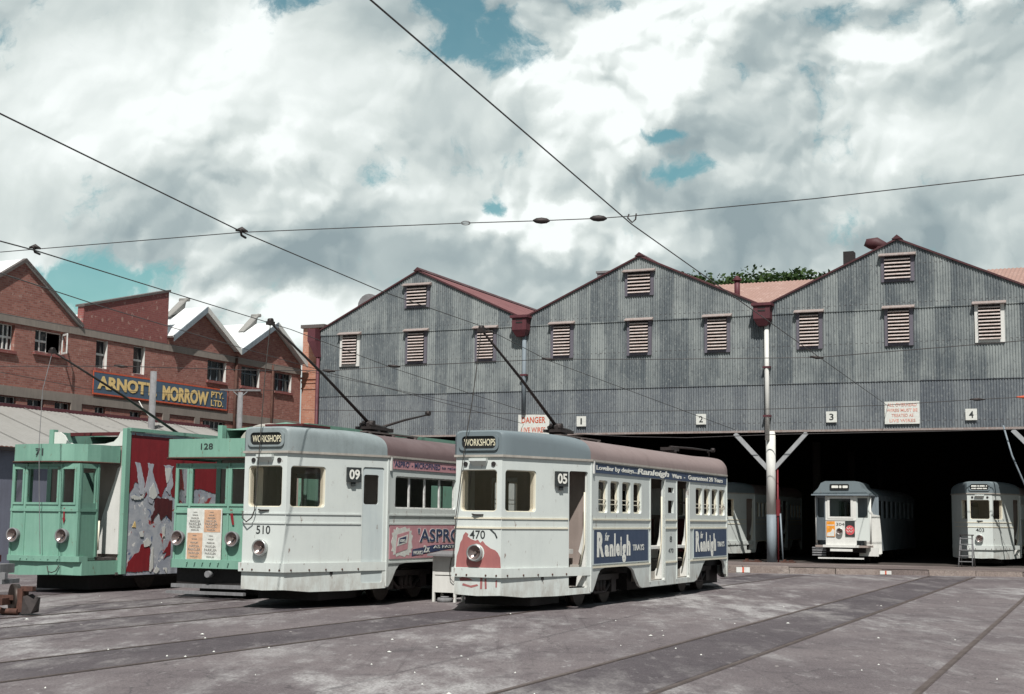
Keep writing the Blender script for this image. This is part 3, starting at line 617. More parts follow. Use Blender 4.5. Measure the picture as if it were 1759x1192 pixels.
# lean-to in front of the factory
lt=empty('lean_to_shed',BK.o,BK.rz); tag(lt,'low shed with pale grey sloping roof against the brick factory','shed')
def lt_pt(px,py,xl):  # world point on plane local x = xl
    return onplane(px,py,BK.w(xl,0,0),BK.X)
b=MB(); xr,xe=.9,6.3; zr,ze=5.50,3.75
ns=int(24/.1); vs=[];fs=[]
yA,yB=-27.,-9.2
k=0
while True:
    yy=yA+k*.1
    if yy>yB: break
    o_=.02 if k%2 else -.0; t=max(0,min(1,(yB-yy)/1.5)); vs+=[(xr,yy,zr+o_),(xe,yy-1.,ze+o_)]; k+=1
for i in range(k-1): fs.append((2*i,2*i+1,2*i+3,2*i+2))
b.add(vs,fs)
for yy in [yA+2.2*i for i in range(9)]: b.tube([(xr,yy,zr+.04),(xe,yy-1,ze+.04)],.012,6,0)
b.build('roof',leangrey,lt)
b=MB(); b.box(xr-.12,xr+.06,yA,yB+.1,zr,zr+.12); b.build('ridge_flashing',maroon,lt)
b=MB(); b.box(xe-.25,xe-.18,yA-1,yB-1.2,0,ze-.03); b.box(xr,xe-.25,yB-1.3,yB-1.2,0,ze-.1);b.build('wall',leanwall,lt)
b=MB(); b.box(xe-.05,xe+.07,yA-1,yB-.9,ze-.13,ze-.02); b.build('gutter',inblack,lt)

# ================================================================== TRAMS
def lettering(P,items,mt,parent,w=.004,name='lettering'):
    b=MB()
    for it in items:
        s,a,c,d,e=it[:5]; bo=it[5] if len(it)>5 else .01; sh=it[6] if len(it)>6 else 0.
        text(b,P,s,a,c,d,e,w=w,bold=bo,shear=sh)
    return b.build(name,mt,parent)
def wheelset(parent,y,half=.72,r=.38):
    b=MB()
    for s in(-1,1): b.cyl((s*(half-.06),y,r),(s*(half+.07),y,r),r,24); b.cyl((s*(half+.07),y,r),(s*(half+.10),y,r),r*.35,12); b.cyl((s*(half-.09),y,r),(s*(half-.06),y,r),r*1.07,24)
    b.cyl((-half,y,r),(half,y,r),.06,8); b.build('wheelset',wheelm,parent)
def bogie(parent,yc,wb=1.6,hw=.95):
    root=bpy.data.objects.new('bogie',None)
    b=MB()
    for s in(-1,1):
        b.box(s*hw-.05,s*hw+.05,yc-wb*.72,yc+wb*.72,.50,.62)
        b.box(s*hw-.06,s*hw+.06,yc-wb/2-.14,yc-wb/2+.14,.24,.52); b.box(s*hw-.06,s*hw+.06,yc+wb/2-.14,yc+wb/2+.14,.24,.52)
        b.tube([(s*hw,yc-wb*.5,.5),(s*hw,yc-wb*.22,.26),(s*hw,yc+wb*.22,.26),(s*hw,yc+wb*.5,.5)],.045,6)
        for k in(-.2,0,.2): b.cyl((s*hw,yc+k,.28),(s*hw,yc+k,.5),.07,8)
    b.box(-hw,hw,yc-.18,yc+.18,.5,.66); b.box(-hw,hw,yc-wb*.72,yc-wb*.65,.5,.58); b.box(-hw,hw,yc+wb*.65,yc+wb*.72,.5,.58)
    o=b.build('bogie',darkiron,parent)
    wheelset(o,yc-wb/2,r=.36); wheelset(o,yc+wb/2,r=.36)
def headlight(P_o,r,parent,N=-Y,depth=.09,rimm=None):
    b=MB(); o=Vector(P_o); n=N.normalized(); b.tube([o-n*.02,o+n*depth],[r*.86,r],24,cap=False); 
    seg=24; a=n.cross(Z).normalized(); c=n.cross(a); vs=[];fs=[]
    for k in range(seg):
        t=2*math.pi*k/seg; q=a*math.cos(t)+c*math.sin(t); vs+=[o+n*depth+q*r,o+n*(depth+.025)+q*r*.97,o+n*(depth+.01)+q*r*.82]
    for k in range(seg): i=3*k;j=3*((k+1)%seg); fs+=[(i,j,j+1,i+1),(i+1,j+1,j+2,i+2)]
    b.add(vs,fs,0,True); h=b.build('headlight',rimm or chrome,parent)
    b=MB(); vs=[];fs=[];rings=5
    for i in range(rings+1):
        rr_=r*.84*i/rings; zz=depth+.004-.0+ (.03*(i/rings)**2-.025)
        for k in range(seg): t=2*math.pi*k/seg; vs.append(o+n*(depth+.008-.085*(1-(i/rings)**2))+(a*math.cos(t)+c*math.sin(t))*rr_)
    for i in range(rings):
        for k in range(seg): fs.append((i*seg+k,i*seg+(k+1)%seg,(i+1)*seg+(k+1)%seg,(i+1)*seg+k))
    b.add(vs,fs,0,True); b.cyl(o+n*(depth-.08),o+n*(depth-.02),r*.17,10); b.build('reflector',brass,h); return h

HW=1.375; NH=.485; TP=2.3; LEN=14.2; TOP=2.93
def hwid(y):
    if y<TP: return NH+(HW-NH)*y/TP
    if y>LEN-TP: return NH+(HW-NH)*(LEN-y)/TP
    return HW
def modern_tram(loc,phi,number,route,label,kind,lod=0):
    """streamlined four-motor car; kind: blue / pink / none (stored)"""
    root=empty('tram',loc,-R(phi)); tag(root,label,'tram','white streamlined trams')
    FL=math.hypot(HW-NH,TP)
    Uf=Vector((HW-NH,TP,0)).normalized(); 
    P0=(Vector((0,0,0)),X,-Y)
    PR=(Vector((NH,0,0)),Uf,Uf.cross(Z))
    PSd=(Vector((HW,0,0)),Y,X)
    Ul=Vector((HW-NH,-TP,0)).normalized()
    PL=(Vector((-HW,TP,0)),Ul,Ul.cross(Z))
    PLd=(Vector((-HW,LEN,0)),-Y,-X)      # u = LEN - y
    PB=(Vector((NH,LEN,0)),-X,Y)
    Ub=Vector((-(HW-NH),TP,0)).normalized(); PBR=(Vector((HW,LEN-TP,0)),Ub,Ub.cross(Z))
    Uc=Vector((-(HW-NH),-TP,0)).normalized(); PBL=(Vector((-NH,LEN,0)),Uc,Uc.cross(Z))
    th=.06
    open_=kind!='pink'
    b=MB()
    fbot=.33; 
    # front and back ends
    for P in (P0,PB): b.panel(P,[(-NH,fbot) if P is P0 else (0,fbot)]+([(0,fbot-.02),(NH,fbot)] if P is P0 else [(2*NH,fbot)])+[(NH if P is P0 else 2*NH,TOP),(-NH if P is P0 else 0,TOP)],[rr(-.385,.385,1.89,2.68,.07)] if P is P0 else [rr(.1,.87,1.89,2.68,.07)],t=th)
    # angled cab sides; right front has the door opening next to the pillar
    dz0=.42
    def cab(P,door,mirror=False):
        W_=FL; m=(lambda a:(W_-a)) if mirror else (lambda a:a)
        def R_(l): 
            l=[(m(a),z) for a,z in l]; return l[::-1] if mirror else l
        bot=[(0,fbot),(.6,fbot-.05),(1.5,fbot-.05),(FL,fbot-.02)]
        hs=[R_(rr(.09,.92,1.89,2.68,.07))]
        if door: hs.append(R_(rr(1.84,2.38,dz0,2.71,.05)))
        b.panel(P,R_(bot+[(FL,TOP),(0,TOP)]),hs,t=th)
    cab(PR,True); cab(PL,False,True); cab(PBR,True,True); cab(PBL,False)
    # long sides
    def side(P,doors,mirror=False):
        m=(lambda a:(LEN-a)) if mirror else (lambda a:a)
        def R_(l):
            l=[(m(a),z) for a,z in l]; return l[::-1] if mirror else l
        a0,a1=TP,LEN-TP
        out=[(a0,.31),(2.42,.33),(2.55,.45),(2.72,.66),(2.86,.76),(3.1,.79),(4.35,.79),(4.62,.76),(4.8,.70),(4.98,.52),(5.2,.34),(5.36,.30),(9.1,.30),(9.34,.34),(9.6,.50),(9.85,.70),(10.05,.79),(11.35,.79),(11.62,.74),(11.74,.6),(11.82,.40),(a1,.38),(a1,TOP),(a0,TOP)]
        hs=[]
        if kind=='pink': W1=[(2.63,5.35)]; W2=[(9.2,11.75)]
        else: W1=[(2.72,3.24),(3.40,3.92),(4.10,4.62),(4.80,5.32)]; W2=[(9.26,9.80),(9.94,10.46),(10.60,11.12),(11.25,11.76)]
        for a,c in W1+W2: hs.append(R_(rr(a,c,1.90,2.56,.07)))
        if doors:
            hs.append(R_(rr(5.92,6.88,dz0,2.69,.05))); hs.append(R_(rr(7.8,8.72,dz0,2.69,.05)))
            hs.append(R_(rect(7.14,7.56,1.93,2.22))); hs.append(R_(rect(7.14,7.56,2.40,2.52)))
        b.panel(P,R_(out),hs,t=th)
        return W1+W2
    WN=side(PSd,open_); side(PLd,False,True)
    if not open_: pass
    body=b.build('body',[cream if kind!='none' else cream],root)
    # mouldings, gutter, fender
    def ring(z0,z1,off,mt,name,y_to=LEN,front_only=False,offf=None):
        pts=[(-HW,TP+.0),(-NH,0),(NH,0),(HW,TP)] if front_only else [(-HW,LEN-TP),(-HW,TP),(-NH,0),(NH,0),(HW,TP),(HW,LEN-TP),(NH,LEN),(-NH,LEN)]
        ctr=Vector((0,LEN/2)); q=MB()
        n=len(pts)
        def nrm(i):
            ns=[]
            for a,c in ((i-1,i),(i,i+1)):
                if front_only and (a<0 or c>=n): continue
                d=Vector(pts[c%n])-Vector(pts[a%n]); nn=Vector((d.y,-d.x)).normalized(); 
                ns.append(nn)
            s=sum(ns,Vector((0,0))); s.normalize(); return s/max(.5,s.dot(ns[0]))
        vs=[];
        for i in range(n):
            o_=off if offf is None else offf[i]; a=Vector(pts[i]); k=nrm(i); p=a+k*o_; r_=a-k*.01
            vs+=[(p.x,p.y,z0),(p.x,p.y,z1),(r_.x,r_.y,z0),(r_.x,r_.y,z1)]
        fs=[]
        for i in range(n-1 if front_only else n):
            A=4*i;B=4*((i+1)%n); fs+=[(A,B,B+1,A+1),(A+1,B+1,B+3,A+3),(A+2,B+2,B,A),(A+3,B+3,B+2,A+2)]
        q.add(vs,fs); return q.build(name,mt,body)
    ring(TOP-.012,TOP+.03,.04,inngrey,'gutter')
    ring(.66,.83,.03,cream,'fender',front_only=True,offf=[.010,.055,.055,.010])
    # rivets on the fender
    q=MB()
    for P,us in ((P0,(-.42,-.2,.2,.42)),(PR,(.12,.55,.95,1.35,1.75))):
        o_,U,N=P
        for u in us:
            offw=.055-.045*(u/FL if P is PR else 0)
            q.cyl(o_+U*u+Z*.70+N*(offw-.01),o_+U*u+Z*.70+N*(offw+.012),.018,8)
    q.build('fender_bolts',iron,body)
    q=MB()
    doors_y=[(5.9,6.9),(7.78,8.75)] if open_ else []
    for z in (1.57,1.75):
        for P,a,c in ((P0,-NH,NH),(PR,0,1.8),(PL,.5,FL)): q.panel(P,rect(a,c,z,z+.03),t=.018,w=.018)
        segs=[(TP+.03,LEN-TP-.02)] if not doors_y else [(TP+.03,5.88),(6.92,7.76),(8.77,LEN-TP-.02)]
        for a,c in segs: q.panel(PSd,rect(a,c,z,z+.03),t=.02,w=.02)
    segs=[(TP+.03,5.88),(6.92,7.76),(8.77,LEN-TP-.02)]
    for a,c in segs: q.panel(PSd,rect(a,c,.795,.83),t=.02,w=.02)
    q.build('moulding',ivory if kind!='pink' else cream,body)
    # door pillars
    q=MB()
    for y in (TP+.01,LEN-TP-.01):
        q=MB(); q.box(HW-.02,HW+.022,y-.02,y+.05,.34,TOP-.04); q.build('door_pillar',cream,body)
    if open_:
        for y in (5.88,6.9,7.76,8.74): q=MB(); q.box(HW-.02,HW+.016,y-.02,y+.02,.40,2.72); q.build('door_pillar',cream,body)
    # roof
    caps=roofcap2 if kind=='pink' else roofcap; main=roofred2 if kind=='pink' else roofred
    q=MB(); ys=[0,.06,.25,.5,.8,1.2,1.6,2.0,2.25,2.6,3.2,4,5,6,7.1]; ys=ys+[LEN-y for y in ys[:-1]][::-1]
    seg=28; vs=[];mi=[]
    for y in ys:
        d=min(y,LEN-y); t=min(1,d/2.9); t=t*t*(3-2*t); n_=9*(1-t)+2.5*t; h=.47+.03*t; hw=hwid(y)+.035-.02*(1-min(1,d/.06))
        if d<.01: h-=.03; hw-=.02
        if d>=.06: pass
        for k in range(seg+1):
            a=math.pi*k/seg; c,s_=math.cos(a),math.sin(a)
            vs.append((-hw*math.copysign(abs(c)**(2/n_),c),y,TOP+.03+h*abs(s_)**(2/n_)))
    fs=[]
    for j in range(len(ys)-1):
        for k in range(seg):
            a=j*(seg+1)+k; fs.append((a,a+seg+1,a+seg+2,a+1))
    cut=2.6
    f1=[f for f in fs if min(vs[f[0]][1],vs[f[1]][1])<cut-1.5*abs(vs[f[0]][0])*0-.3]
    fa=[];fb=[]
    for f in fs:
        yc=sum(vs[i][1] for i in f)/4; xc=abs(sum(vs[i][0] for i in f)/4)
        ( fa if yc<2.25 else fb).append(f)
    q.add(vs,fa,0,True); nb=len(q.v); q.f+=fb; q.m+=[1]*len(fb); q.sm+=[True]*len(fb)
    q.add([vs[k] for k in range(seg+1)],[tuple(range(seg+1))],0); L0=(len(ys)-1)*(seg+1); q.add([vs[L0+k] for k in range(seg+1)],[tuple(range(seg+1))[::-1]],1)
    roof=q.build('roof',[caps,main],root)
    # destination box
    z0,z1=3.075,3.315; Pd=(Vector((0,.0,0)),X,-Y)
    q=MB(); q.panel(Pd,rr(-.415,.415,z0-.035,z1+.035,.09),[rr(-.36,.36,z0,z1,.08)],t=.05,w=.035); db=q.build('destination_box',caps,root)
    q=MB(); q.panel(Pd,rr(-.36,.36,z0,z1,.08),t=.01,w=.006); q.build('blind',glassblk,db)
    if lod==0:
        dd='WORKSHOPS'; lettering(Pd,[(dd,-.32,.34,z0+.055,z1-.055,.01)],rollc,db,w=.010)
    else:
        q=MB()
        for a,c in ((-.31,-.10),(-.07,.0),(.02,.22),(.26,.31)): q.panel(Pd,rr(a,c,z0+.12,z1-.045,.02,2),t=.003,w=.014)
        for a,c in ((-.31,-.12),(-.10,.12),(.14,.30)): q.panel(Pd,rr(a,c,z0+.045,z0+.09,.012,2),t=.003,w=.014)
        q.build('blind_print',letterw,db)
    # air scoop and markers over the windscreen
    q=MB(); q.box(-.17,.19,-.10,0,2.84,2.89); q.add([(-.17,-.10,2.84),(.19,-.10,2.84),(.14,0,2.74),(-.12,0,2.74),(-.17,0,2.84),(.19,0,2.84)],[(0,1,2,3),(1,5,2),(0,3,4)]); q.build('air_scoop',cream,root)
    q=MB()
    for x in (-.28,.31): q.cyl((x,-.02,2.785),(x,.02,2.785),.045,12)
    q.build('marker_light',inblack,root)
    q=MB(); q.box(-.11,.11,-.035,0,1.815,1.84); q.tube([(-.12,-.03,1.84),(-.05,-.06,1.83),(.1,-.03,1.83)],.012,6); q.build('wiper',darkiron,root)
    # windscreens
    for P,(a,c) in ((P0,(-.385,.385)),(PR,(.09,.92)),(PL,(FL-.92,FL-.09)),(PB,(.1,.87)),(PBR,(FL-.92,FL-.09)),(PBL,(.09,.92))):
        q=MB(); q.panel(P,rr(a-.0,c+.0,1.89,2.68,.07),[rr(a+.018,c-.018,1.908,2.662,.06)],t=.13,w=-.02); w_=q.build('window',ivory,root)
        q=MB(); q.panel(P,rr(a+.02,c-.02,1.91,2.66,.06),t=.006,w=-.06); q.build('pane',glass_m,w_)
    for Pp,mir in ((PSd,False),(PLd,True)):
        for a,c in WN:
            if mir: a,c=LEN-c,LEN-a
            q=MB(); hs=[rr(a+.03,c-.03,1.93,2.53,.05)]
            if kind=='pink':
                w4=(c-a)/4; hs=[rect(a+.03+i*w4,a+(i+1)*w4-.02,1.93,2.53) for i in range(4)]
                q.panel(Pp,rr(a,c,1.90,2.56,.07),hs,t=.03,w=-.05)
            else:
                q.panel(Pp,rr(a,c,1.90,2.56,.07),hs,t=.04,w=-.09+.04)
                for z in (2.07,2.16): q.panel(Pp,rect(a+.01,c-.01,z,z+.016),t=.012,w=-.03)
            q.build('window',ivory if kind!='pink' else winframe,root)
    # headlight, number
    headlight((-.03,-.0,1.115),.16,root)
    number and lettering(P0,[(number,-.17,.15,1.375,1.535,.008)],letter,root)
    if route:
        q=MB(); o_=Vector((NH,0,0))+Uf*1.57+Uf.cross(Z)*.02
        q.panel((o_,Uf,Uf.cross(Z)),rect(-.17,.17,2.40,2.69),t=.045,w=.05); q.panel((o_,Uf,Uf.cross(Z)),rect(-.05,.05,2.32,2.40),t=.02,w=.03); rp=q.build('route_plate',letter,root)
        lettering((o_,Uf,Uf.cross(Z)),[(route,-.13,.13,2.45,2.65,.025)],letterw,rp,w=.054)
    # interior
    q=MB(); q.box(-HW+.1,HW-.1,TP-.02,LEN-TP+.02,.80,.86) if not open_ else None
    if open_:
        q.box(-HW+.1,HW-.1,TP+.02,5.85,.80,.86); q.box(-HW+.1,.95,5.85,8.8,.80,.86); q.box(-HW+.1,HW-.1,8.8,LEN-TP,.80,.86); q.box(.95,HW-.1,5.85,8.8,.40,.44)
        q.box(.95,.99,5.85,8.8,.44,.80); q.box(.99,1.16,5.86,8.79,.44,.61)
    q.build('floor',inngrey,root)
    q=MB(); q.add([(-NH,.08,.8),(NH,.08,.8),(.95,1.5,.8),(.95,TP,.8),(-HW+.1,TP,.8)],[(0,1,2,3,4)]); q.add([(.45,1.0,.44),(HW-.1,TP-.0,.44),(.9,TP,.44),(.6,1.5,.44)],[(0,1,2,3)]); q.build('cab_floor',inngrey,root)
    for y in (TP+.12,LEN-TP-.12): q=MB(); q.panel((Vector((0,y,0)),X,-Y),rect(-HW+.1,HW-.1,.86,2.9),[rect(.1,.32,2.25,2.6),rect(.1,.32,1.85,2.2),rect(-.9,-.3,1.9,2.6)],t=.04); q.build('bulkhead',inner,root)
    q=MB(); q.box(-HW+.095,HW-.095,TP,LEN-TP,2.86,2.90); q.add([(-NH,.1,2.9),(NH,.1,2.9),(HW-.1,TP,2.9),(-HW+.1,TP,2.9)],[(0,1,2,3)]); q.build('ceiling',inngrey if kind!='none' else inner,root)
    for y in (3.4,4.4,9.6,10.6):
        for s in(-1,1): q=MB(); q.box(s*.75-.42,s*.75+.42,y,y+.42,1.0,1.26); q.box(s*.75-.42,s*.75+.42,y+.38,y+.46,1.26,1.80); q.build('seat',darkred,root)
    if open_:
        # draught screens: flared white panels on the far side of each doorway, and grab rails
        def screen(y,x=HW-.05):
            k=MB(); pts=[(x,.44),(x-.19,.44),(x-.18,.60),(x-.11,.72),(x-.06,.90),(x-.05,1.06),(x-.13,1.13),(x-.12,1.20),(x-.07,1.40),(x-.045,1.7),(x-.02,2.0),(x-.015,2.62),(x,2.66)]
            k.panel((Vector((0,y,0)),X,-Y),pts,t=.03); k.build('draught_screen',white,root)
            k=MB(); k.tube([(x+.03,y-.10,2.3),(x+.03,y-.10,1.35),(x-.0,y-.10,1.05),(x-.08,y-.10,.68)],.018,8); k.build('grab_rail',ivory,root)
        for y in (6.84,8.68): screen(y)
        k=MB(); pts=[(0,.44),(-.20,.44),(-.18,.62),(-.09,.78),(-.06,1.02),(-.15,1.13),(-.12,1.24),(-.06,1.5),(-.02,1.9),(-.015,2.6),(0,2.66)]
        d_=Vector((HW-NH,TP,0)).normalized(); c0=Vector((NH,0,0))+d_*2.36-Uf.cross(Z)*.04
        k.panel((c0,X,-Y),[(a,z) for a,z in pts],t=.03); k.build('draught_screen',white,root)
        k=MB(); k.tube([c0+Vector((-.0,-.06,2.3)),c0+Vector((0,-.06,1.3)),c0+Vector((-.1,-.06,.8))],.018,8); k.build('grab_rail',ivory,root)
        k=MB(); k.box(.55,1.3,5.9,8.7,1.12,1.18); k.box(.5,.56,5.85,8.8,.86,1.16); k.build('bench',white,root)
        k=MB(); k.box(.45,1.0,1.75,2.3,1.08,1.17); k.build('driver_ledge',white,root)
    else:
        # closed cab door leaf with a window
        q=MB(); q.panel(PR,rr(1.84,2.38,.40,2.70,.04),[rr(1.88,2.26,1.97,2.56,.05)],t=.03,w=-.02)
        dr=q.build('door',sidegrey,root); q=MB(); q.panel(PR,rr(1.87,2.27,1.96,2.57,.05),t=.005,w=-.035); q.build('pane',glass_m,dr)
    # underframe, with added black boxes standing in for shade under the ends
    q=MB(); q.box(-.9,.9,1.0,LEN-1.0,.60,.78); q.box(-.5,.9,5.7,8.6,.22,.62); q.box(-.7,.7,.9,2.3,.10,.6); q.box(-.7,.7,LEN-2.3,LEN-.9,.12,.6); q.build('underframe',inblack,root)
    bogie(root,3.86,1.45); bogie(root,LEN-3.5,1.45)
    if lod==0:
        q=MB()
        for x in (-.3,.3): q.box(x-.08,x+.08,3.1,5.4,3.50,3.53)
        for y in (3.2,4.2,5.2): q.box(-.42,.42,y,y+.07,3.44,3.50)
        q.build('roof_walkway',plank,root)
    return root,dict(P0=P0,PR=PR,PS=PSd,Uf=Uf,body=body,roof=roof)
def pole_set(root,head,rope_pts,base=3.85,second=True,hook=None):
    """trolley pole: sprung base, tapered pole and head; rope hangs from the head"""
    q=MB(); y=base
    q.cyl((0,y,3.5),(0,y,3.62),.2,14); q.box(-.2,.2,y-.35,y+.4,3.60,3.66)
    for s in(-.09,.09): q.tube([(s,y-.3,3.70),(s,y+.45,3.66)],.045,8)
    q.tube([(0,y-.1,3.62),(0,y-.2,3.78)],[.09,.06],8); q.cyl((-.14,y-.12,3.74),(.14,y-.12,3.74),.06,10)
    o=q.build('trolley_base',darkiron,root)
    q=MB(); H=Vector((0,head[0],head[1])); B=Vector((0,y-.15,3.76)); q.tube([B,B.lerp(H,.5)+Z*.04,H],[.036,.03,.021],10); q.build('trolley_pole',darkiron,root)
    q=MB(); d=(H-B).normalized(); q.cyl(H+Vector((-.04,0,.03)),H+Vector((.04,0,.03)),.055,14); q.box(-.06,.06,H.y-.07,H.y+.07,H.z-.05,H.z+.02); q.build('trolley_head',darkiron,root)
    if rope_pts: q=MB(); q.tube([H]+rope_pts,.009,6,cap=False); q.build('trolley_rope',rope,root)
    if second:
        y2,h2=second[0],second[1]; q=MB(); yb=y2
        q.cyl((0,yb,3.5),(0,yb,3.6),.18,12); q.box(-.16,.16,yb-.3,yb+.3,3.58,3.66); q.build('trolley_base',darkiron,root)
        q=MB(); q.tube([(0,yb,3.68),(0,(yb+h2[0])/2,(3.68+h2[1])/2+.02),(0,h2[0],h2[1])],[.03,.027,.02],8); q.cyl((-.05,h2[0],h2[1]+.03),(.05,h2[0],h2[1]+.03),.06,12); q.build('trolley_pole',darkiron,root)
    if hook: q=MB(); q.tube([(0,hook,3.45),(0,hook,3.68),(0,hook-.08,3.74),(0,hook-.16,3.68)],.02,8); q.build('pole_hook',darkiron,root)

# ---- tram 470
A,a=modern_tram((-.6,27.1,0),24.8,'470','05','white tram 470 with blue side adverts and a maroon patch round its headlight','blue')
PSd=a['PS']; P0=a['P0']
def advert(root,P,a0,a1,z0,z1,mt,w=.014,name='advert_panel',th=.02):
    q=MB(); q.panel(P,rect(a0,a1,z0,z1),t=th,w=w); return q.build(name,mt,root)
def wave_text(P,items,mt,parent,w): return lettering(P,items,mt,parent,w=w)
for (a0,a1) in ((2.44,5.72),(9.05,12.08 if 0 else 11.88)):
    ap=advert(A,PSd,a0,a1,.88,1.56,adblue,name='advert_panel'); W_=a1-a0
    q=MB(); q.panel(PSd,rect(a0-.05,a1+.05,.86,1.565),[rect(a0,a1,.88,1.555)],t=.012,w=.018); q.build('advert_frame',sidegrey,ap)
    k=W_/3.28
    # tall brush style word built letter by letter
    q=MB(); x0=a0+.17*k
    adv=[('R',.42,0,.50),('a',.27,0,.24),('n',.25,0,.25),('l',.11,0,.47),('e',.25,0,.26),('i',.10,0,.40),('g',.26,-.14,.24),('h',.26,0,.44)]
    xx=x0
    for ch,wd,lo,hi in adv:
        text(q,PSd,ch,xx+.008,xx+wd*k-.035*k,1.01+lo*1.0,1.01+hi*1.0,w=.018,bold=.045); xx+=wd*k*1.04
    q.build('lettering',letterw,ap)
    lettering(PSd,[('TRAYS',a0+2.28*k,a0+3.0*k,1.11,1.24,.02),('for',a0+.62*k,a0+.86*k,1.33,1.50,.0,.4)],adwhite,ap,w=.018)
fz=advert(A,PSd,2.44,11.86,2.70,2.895,adblue,w=.02)
lettering(PSd,[('Lovelier by design...',2.55,4.95,2.735,2.855,.02),('Ranleigh',5.0,7.15,2.715,2.885,.03,.15),('Ware  -',7.35,8.35,2.74,2.84,.025),('Guaranteed 20 Years',8.6,11.5,2.74,2.85,.02)],letterw,fz,w=.024)
for u in (2.40,): q=MB(); q.box(HW+.0,HW+.045,2.37,2.42,2.68,2.93); q.build('advert_bracket',white,A)
lettering(PSd,[('8',7.25,7.42,1.27,1.40,.0),('470',7.16,7.52,1.02,1.12,.0)],letter,A,w=.004)
# unfinished maroon patch
q=MB()
pp=[(-.46,.84),(-.44,1.05),(-.40,1.16),(-.37,1.30),(-.33,1.36),(-.31,1.44),(-.26,1.50),(-.20,1.46),(-.22,1.42),(-.15,1.37),(-.05,1.34),(.0,1.36),(.05,1.30),(.10,1.34),(.16,1.27),(.27,1.20),(.36,1.17),(.42,1.12),(.47,1.03),(.484,.84)]
q.panel(P0,pp,[[(-.03+.17*math.cos(t*math.pi/8),1.115+.17*math.sin(t*math.pi/8)) for t in range(16)]],t=.003,w=.003)
for pts in ([(-.36,.58),(-.1,.60),(-.15,.63),(-.3,.66),(-.38,.63)],[(-.32,.50),(-.12,.46),(.02,.50),(-.0,.53),(-.14,.50),(-.3,.54)],[(.06,.44),(.10,.44),(.11,.66),(.06,.66)],[(.16,.44),(.20,.45),(.19,.64),(.15,.63)],[(.38,.48),(.41,.48),(.41,.62),(.38,.60)]): q.panel(P0,pts,t=.003,w=.003)
q.build('paint_patch',patchred,A)
q=MB(); q.tube([(.08,-.006,1.585),(.25,-.006,1.57),(.36,-.006,1.48),(.40,-.006,1.40)],.012,6); q.build('paint_scrape',letter,A)
pole_set(A,(.02,5.36),[(-.1,-.12,4.0),(-.22,-.16,3.2),(-.40,-.14,1.8),(-.47,-.10,1.0)],3.85,(11.4,(15.3,3.75)),14.9)
# ---- tram 510
Bt,a=modern_tram((-4.70,27.4,.04),24.8,'510','09','white tram 510 with pink side adverts and a dark maroon roof','pink')
ap=advert(Bt,PSd,2.42,5.75,.88,1.565,adpink)
q=MB(); n=30; cx,cz=2.93,1.22
star=[(cx+(.46 if i%2 else .40)*math.copysign(abs(math.cos(2*math.pi*i/n))**.6,math.cos(2*math.pi*i/n)),cz+(.31 if i%2 else .27)*math.copysign(abs(math.sin(2*math.pi*i/n))**.6,math.sin(2*math.pi*i/n))) for i in range(n)]
q.panel(PSd,star,t=.003,w=.017); pk=q.build('packet_glow',adwhite,ap)
q=MB(); q.panel(PSd,[(2.66,.99),(3.16,1.07),(3.22,1.44),(2.72,1.37)],t=.003,w=.021); q.build('packet',adpink,pk)
q=MB(); q.panel(PSd,[(2.71,1.13),(3.13,1.20),(3.17,1.37),(2.76,1.30)],t=.003,w=.024); q.build('packet_face',adwhite,pk)
q=MB(); q.panel(PSd,[(2.79,1.18),(3.07,1.225),(3.09,1.335),(2.81,1.29)],t=.003,w=.027); q.build('packet_band',adnavy,pk)
lettering(PSd,[('ASPRO',2.83,3.05,1.215,1.275,.02)],adwhite,pk,w=.029)
lettering(PSd,[("'ASPRO'",3.60,5.70,1.20,1.50,.045)],adwhite,ap,w=.017,name='letter_outline'); lettering(PSd,[("'ASPRO'",3.60,5.68,1.21,1.49,.015)],adnavy,ap,w=.022)
q=MB(); q.panel(PSd,[(3.35,.92),(4.75,1.03),(5.7,1.10),(5.7,1.16),(4.3,1.14),(3.38,1.06)],t=.003,w=.018); nb=q.build('advert_band',adnavy,ap)
lettering(PSd,[('WORKS',3.40,3.82,.95,1.03,.01),('2x',3.86,4.14,.99,1.14,.02),('AS FAST',4.3,5.3,1.07,1.13,.01)],adwhite,nb,w=.022)
fz=advert(Bt,PSd,2.42,11.86,2.70,2.895,adpink,w=.02)
lettering(PSd,[("'ASPRO' - MICROFINED",2.52,4.55,2.745,2.865,.015),('to relieve pain faster',4.62,6.5,2.75,2.83,.0)],adnavy,fz,w=.024)
q=MB(); q.box(HW+.0,HW+.045,2.37,2.42,2.66,2.93); q.build('advert_bracket',white,Bt)
pole_set(Bt,(0.0,5.45),[(-.02,-.1,4.4),(-.05,-.14,3.2),(-.12,-.12,2.3),(-.16,-.10,1.85)],3.95,(4.35,(6.55,4.12)))
q=MB(); q.tube([(-.16,-.08,1.85),(-.22,-.1,1.68),(-.34,-.1,1.60),(-.45,-.08,1.68),(-.49,.0,1.80)],.012,6,cap=False); q.build('jumper_cable',rope,Bt)
# ---- stored trams inside
b1=SH.w(19.95,.9,.06); C4,_=modern_tram(b1,24.,'403',None,'white streamlined tram 403 behind a small ladder in the shed mouth','none',1)
b1=SH.w(8.55,1.3,.06); C2,_=modern_tram(b1,24.,None,None,'white streamlined tram half hidden behind the blue advert tram, left of the shed post','none',1)

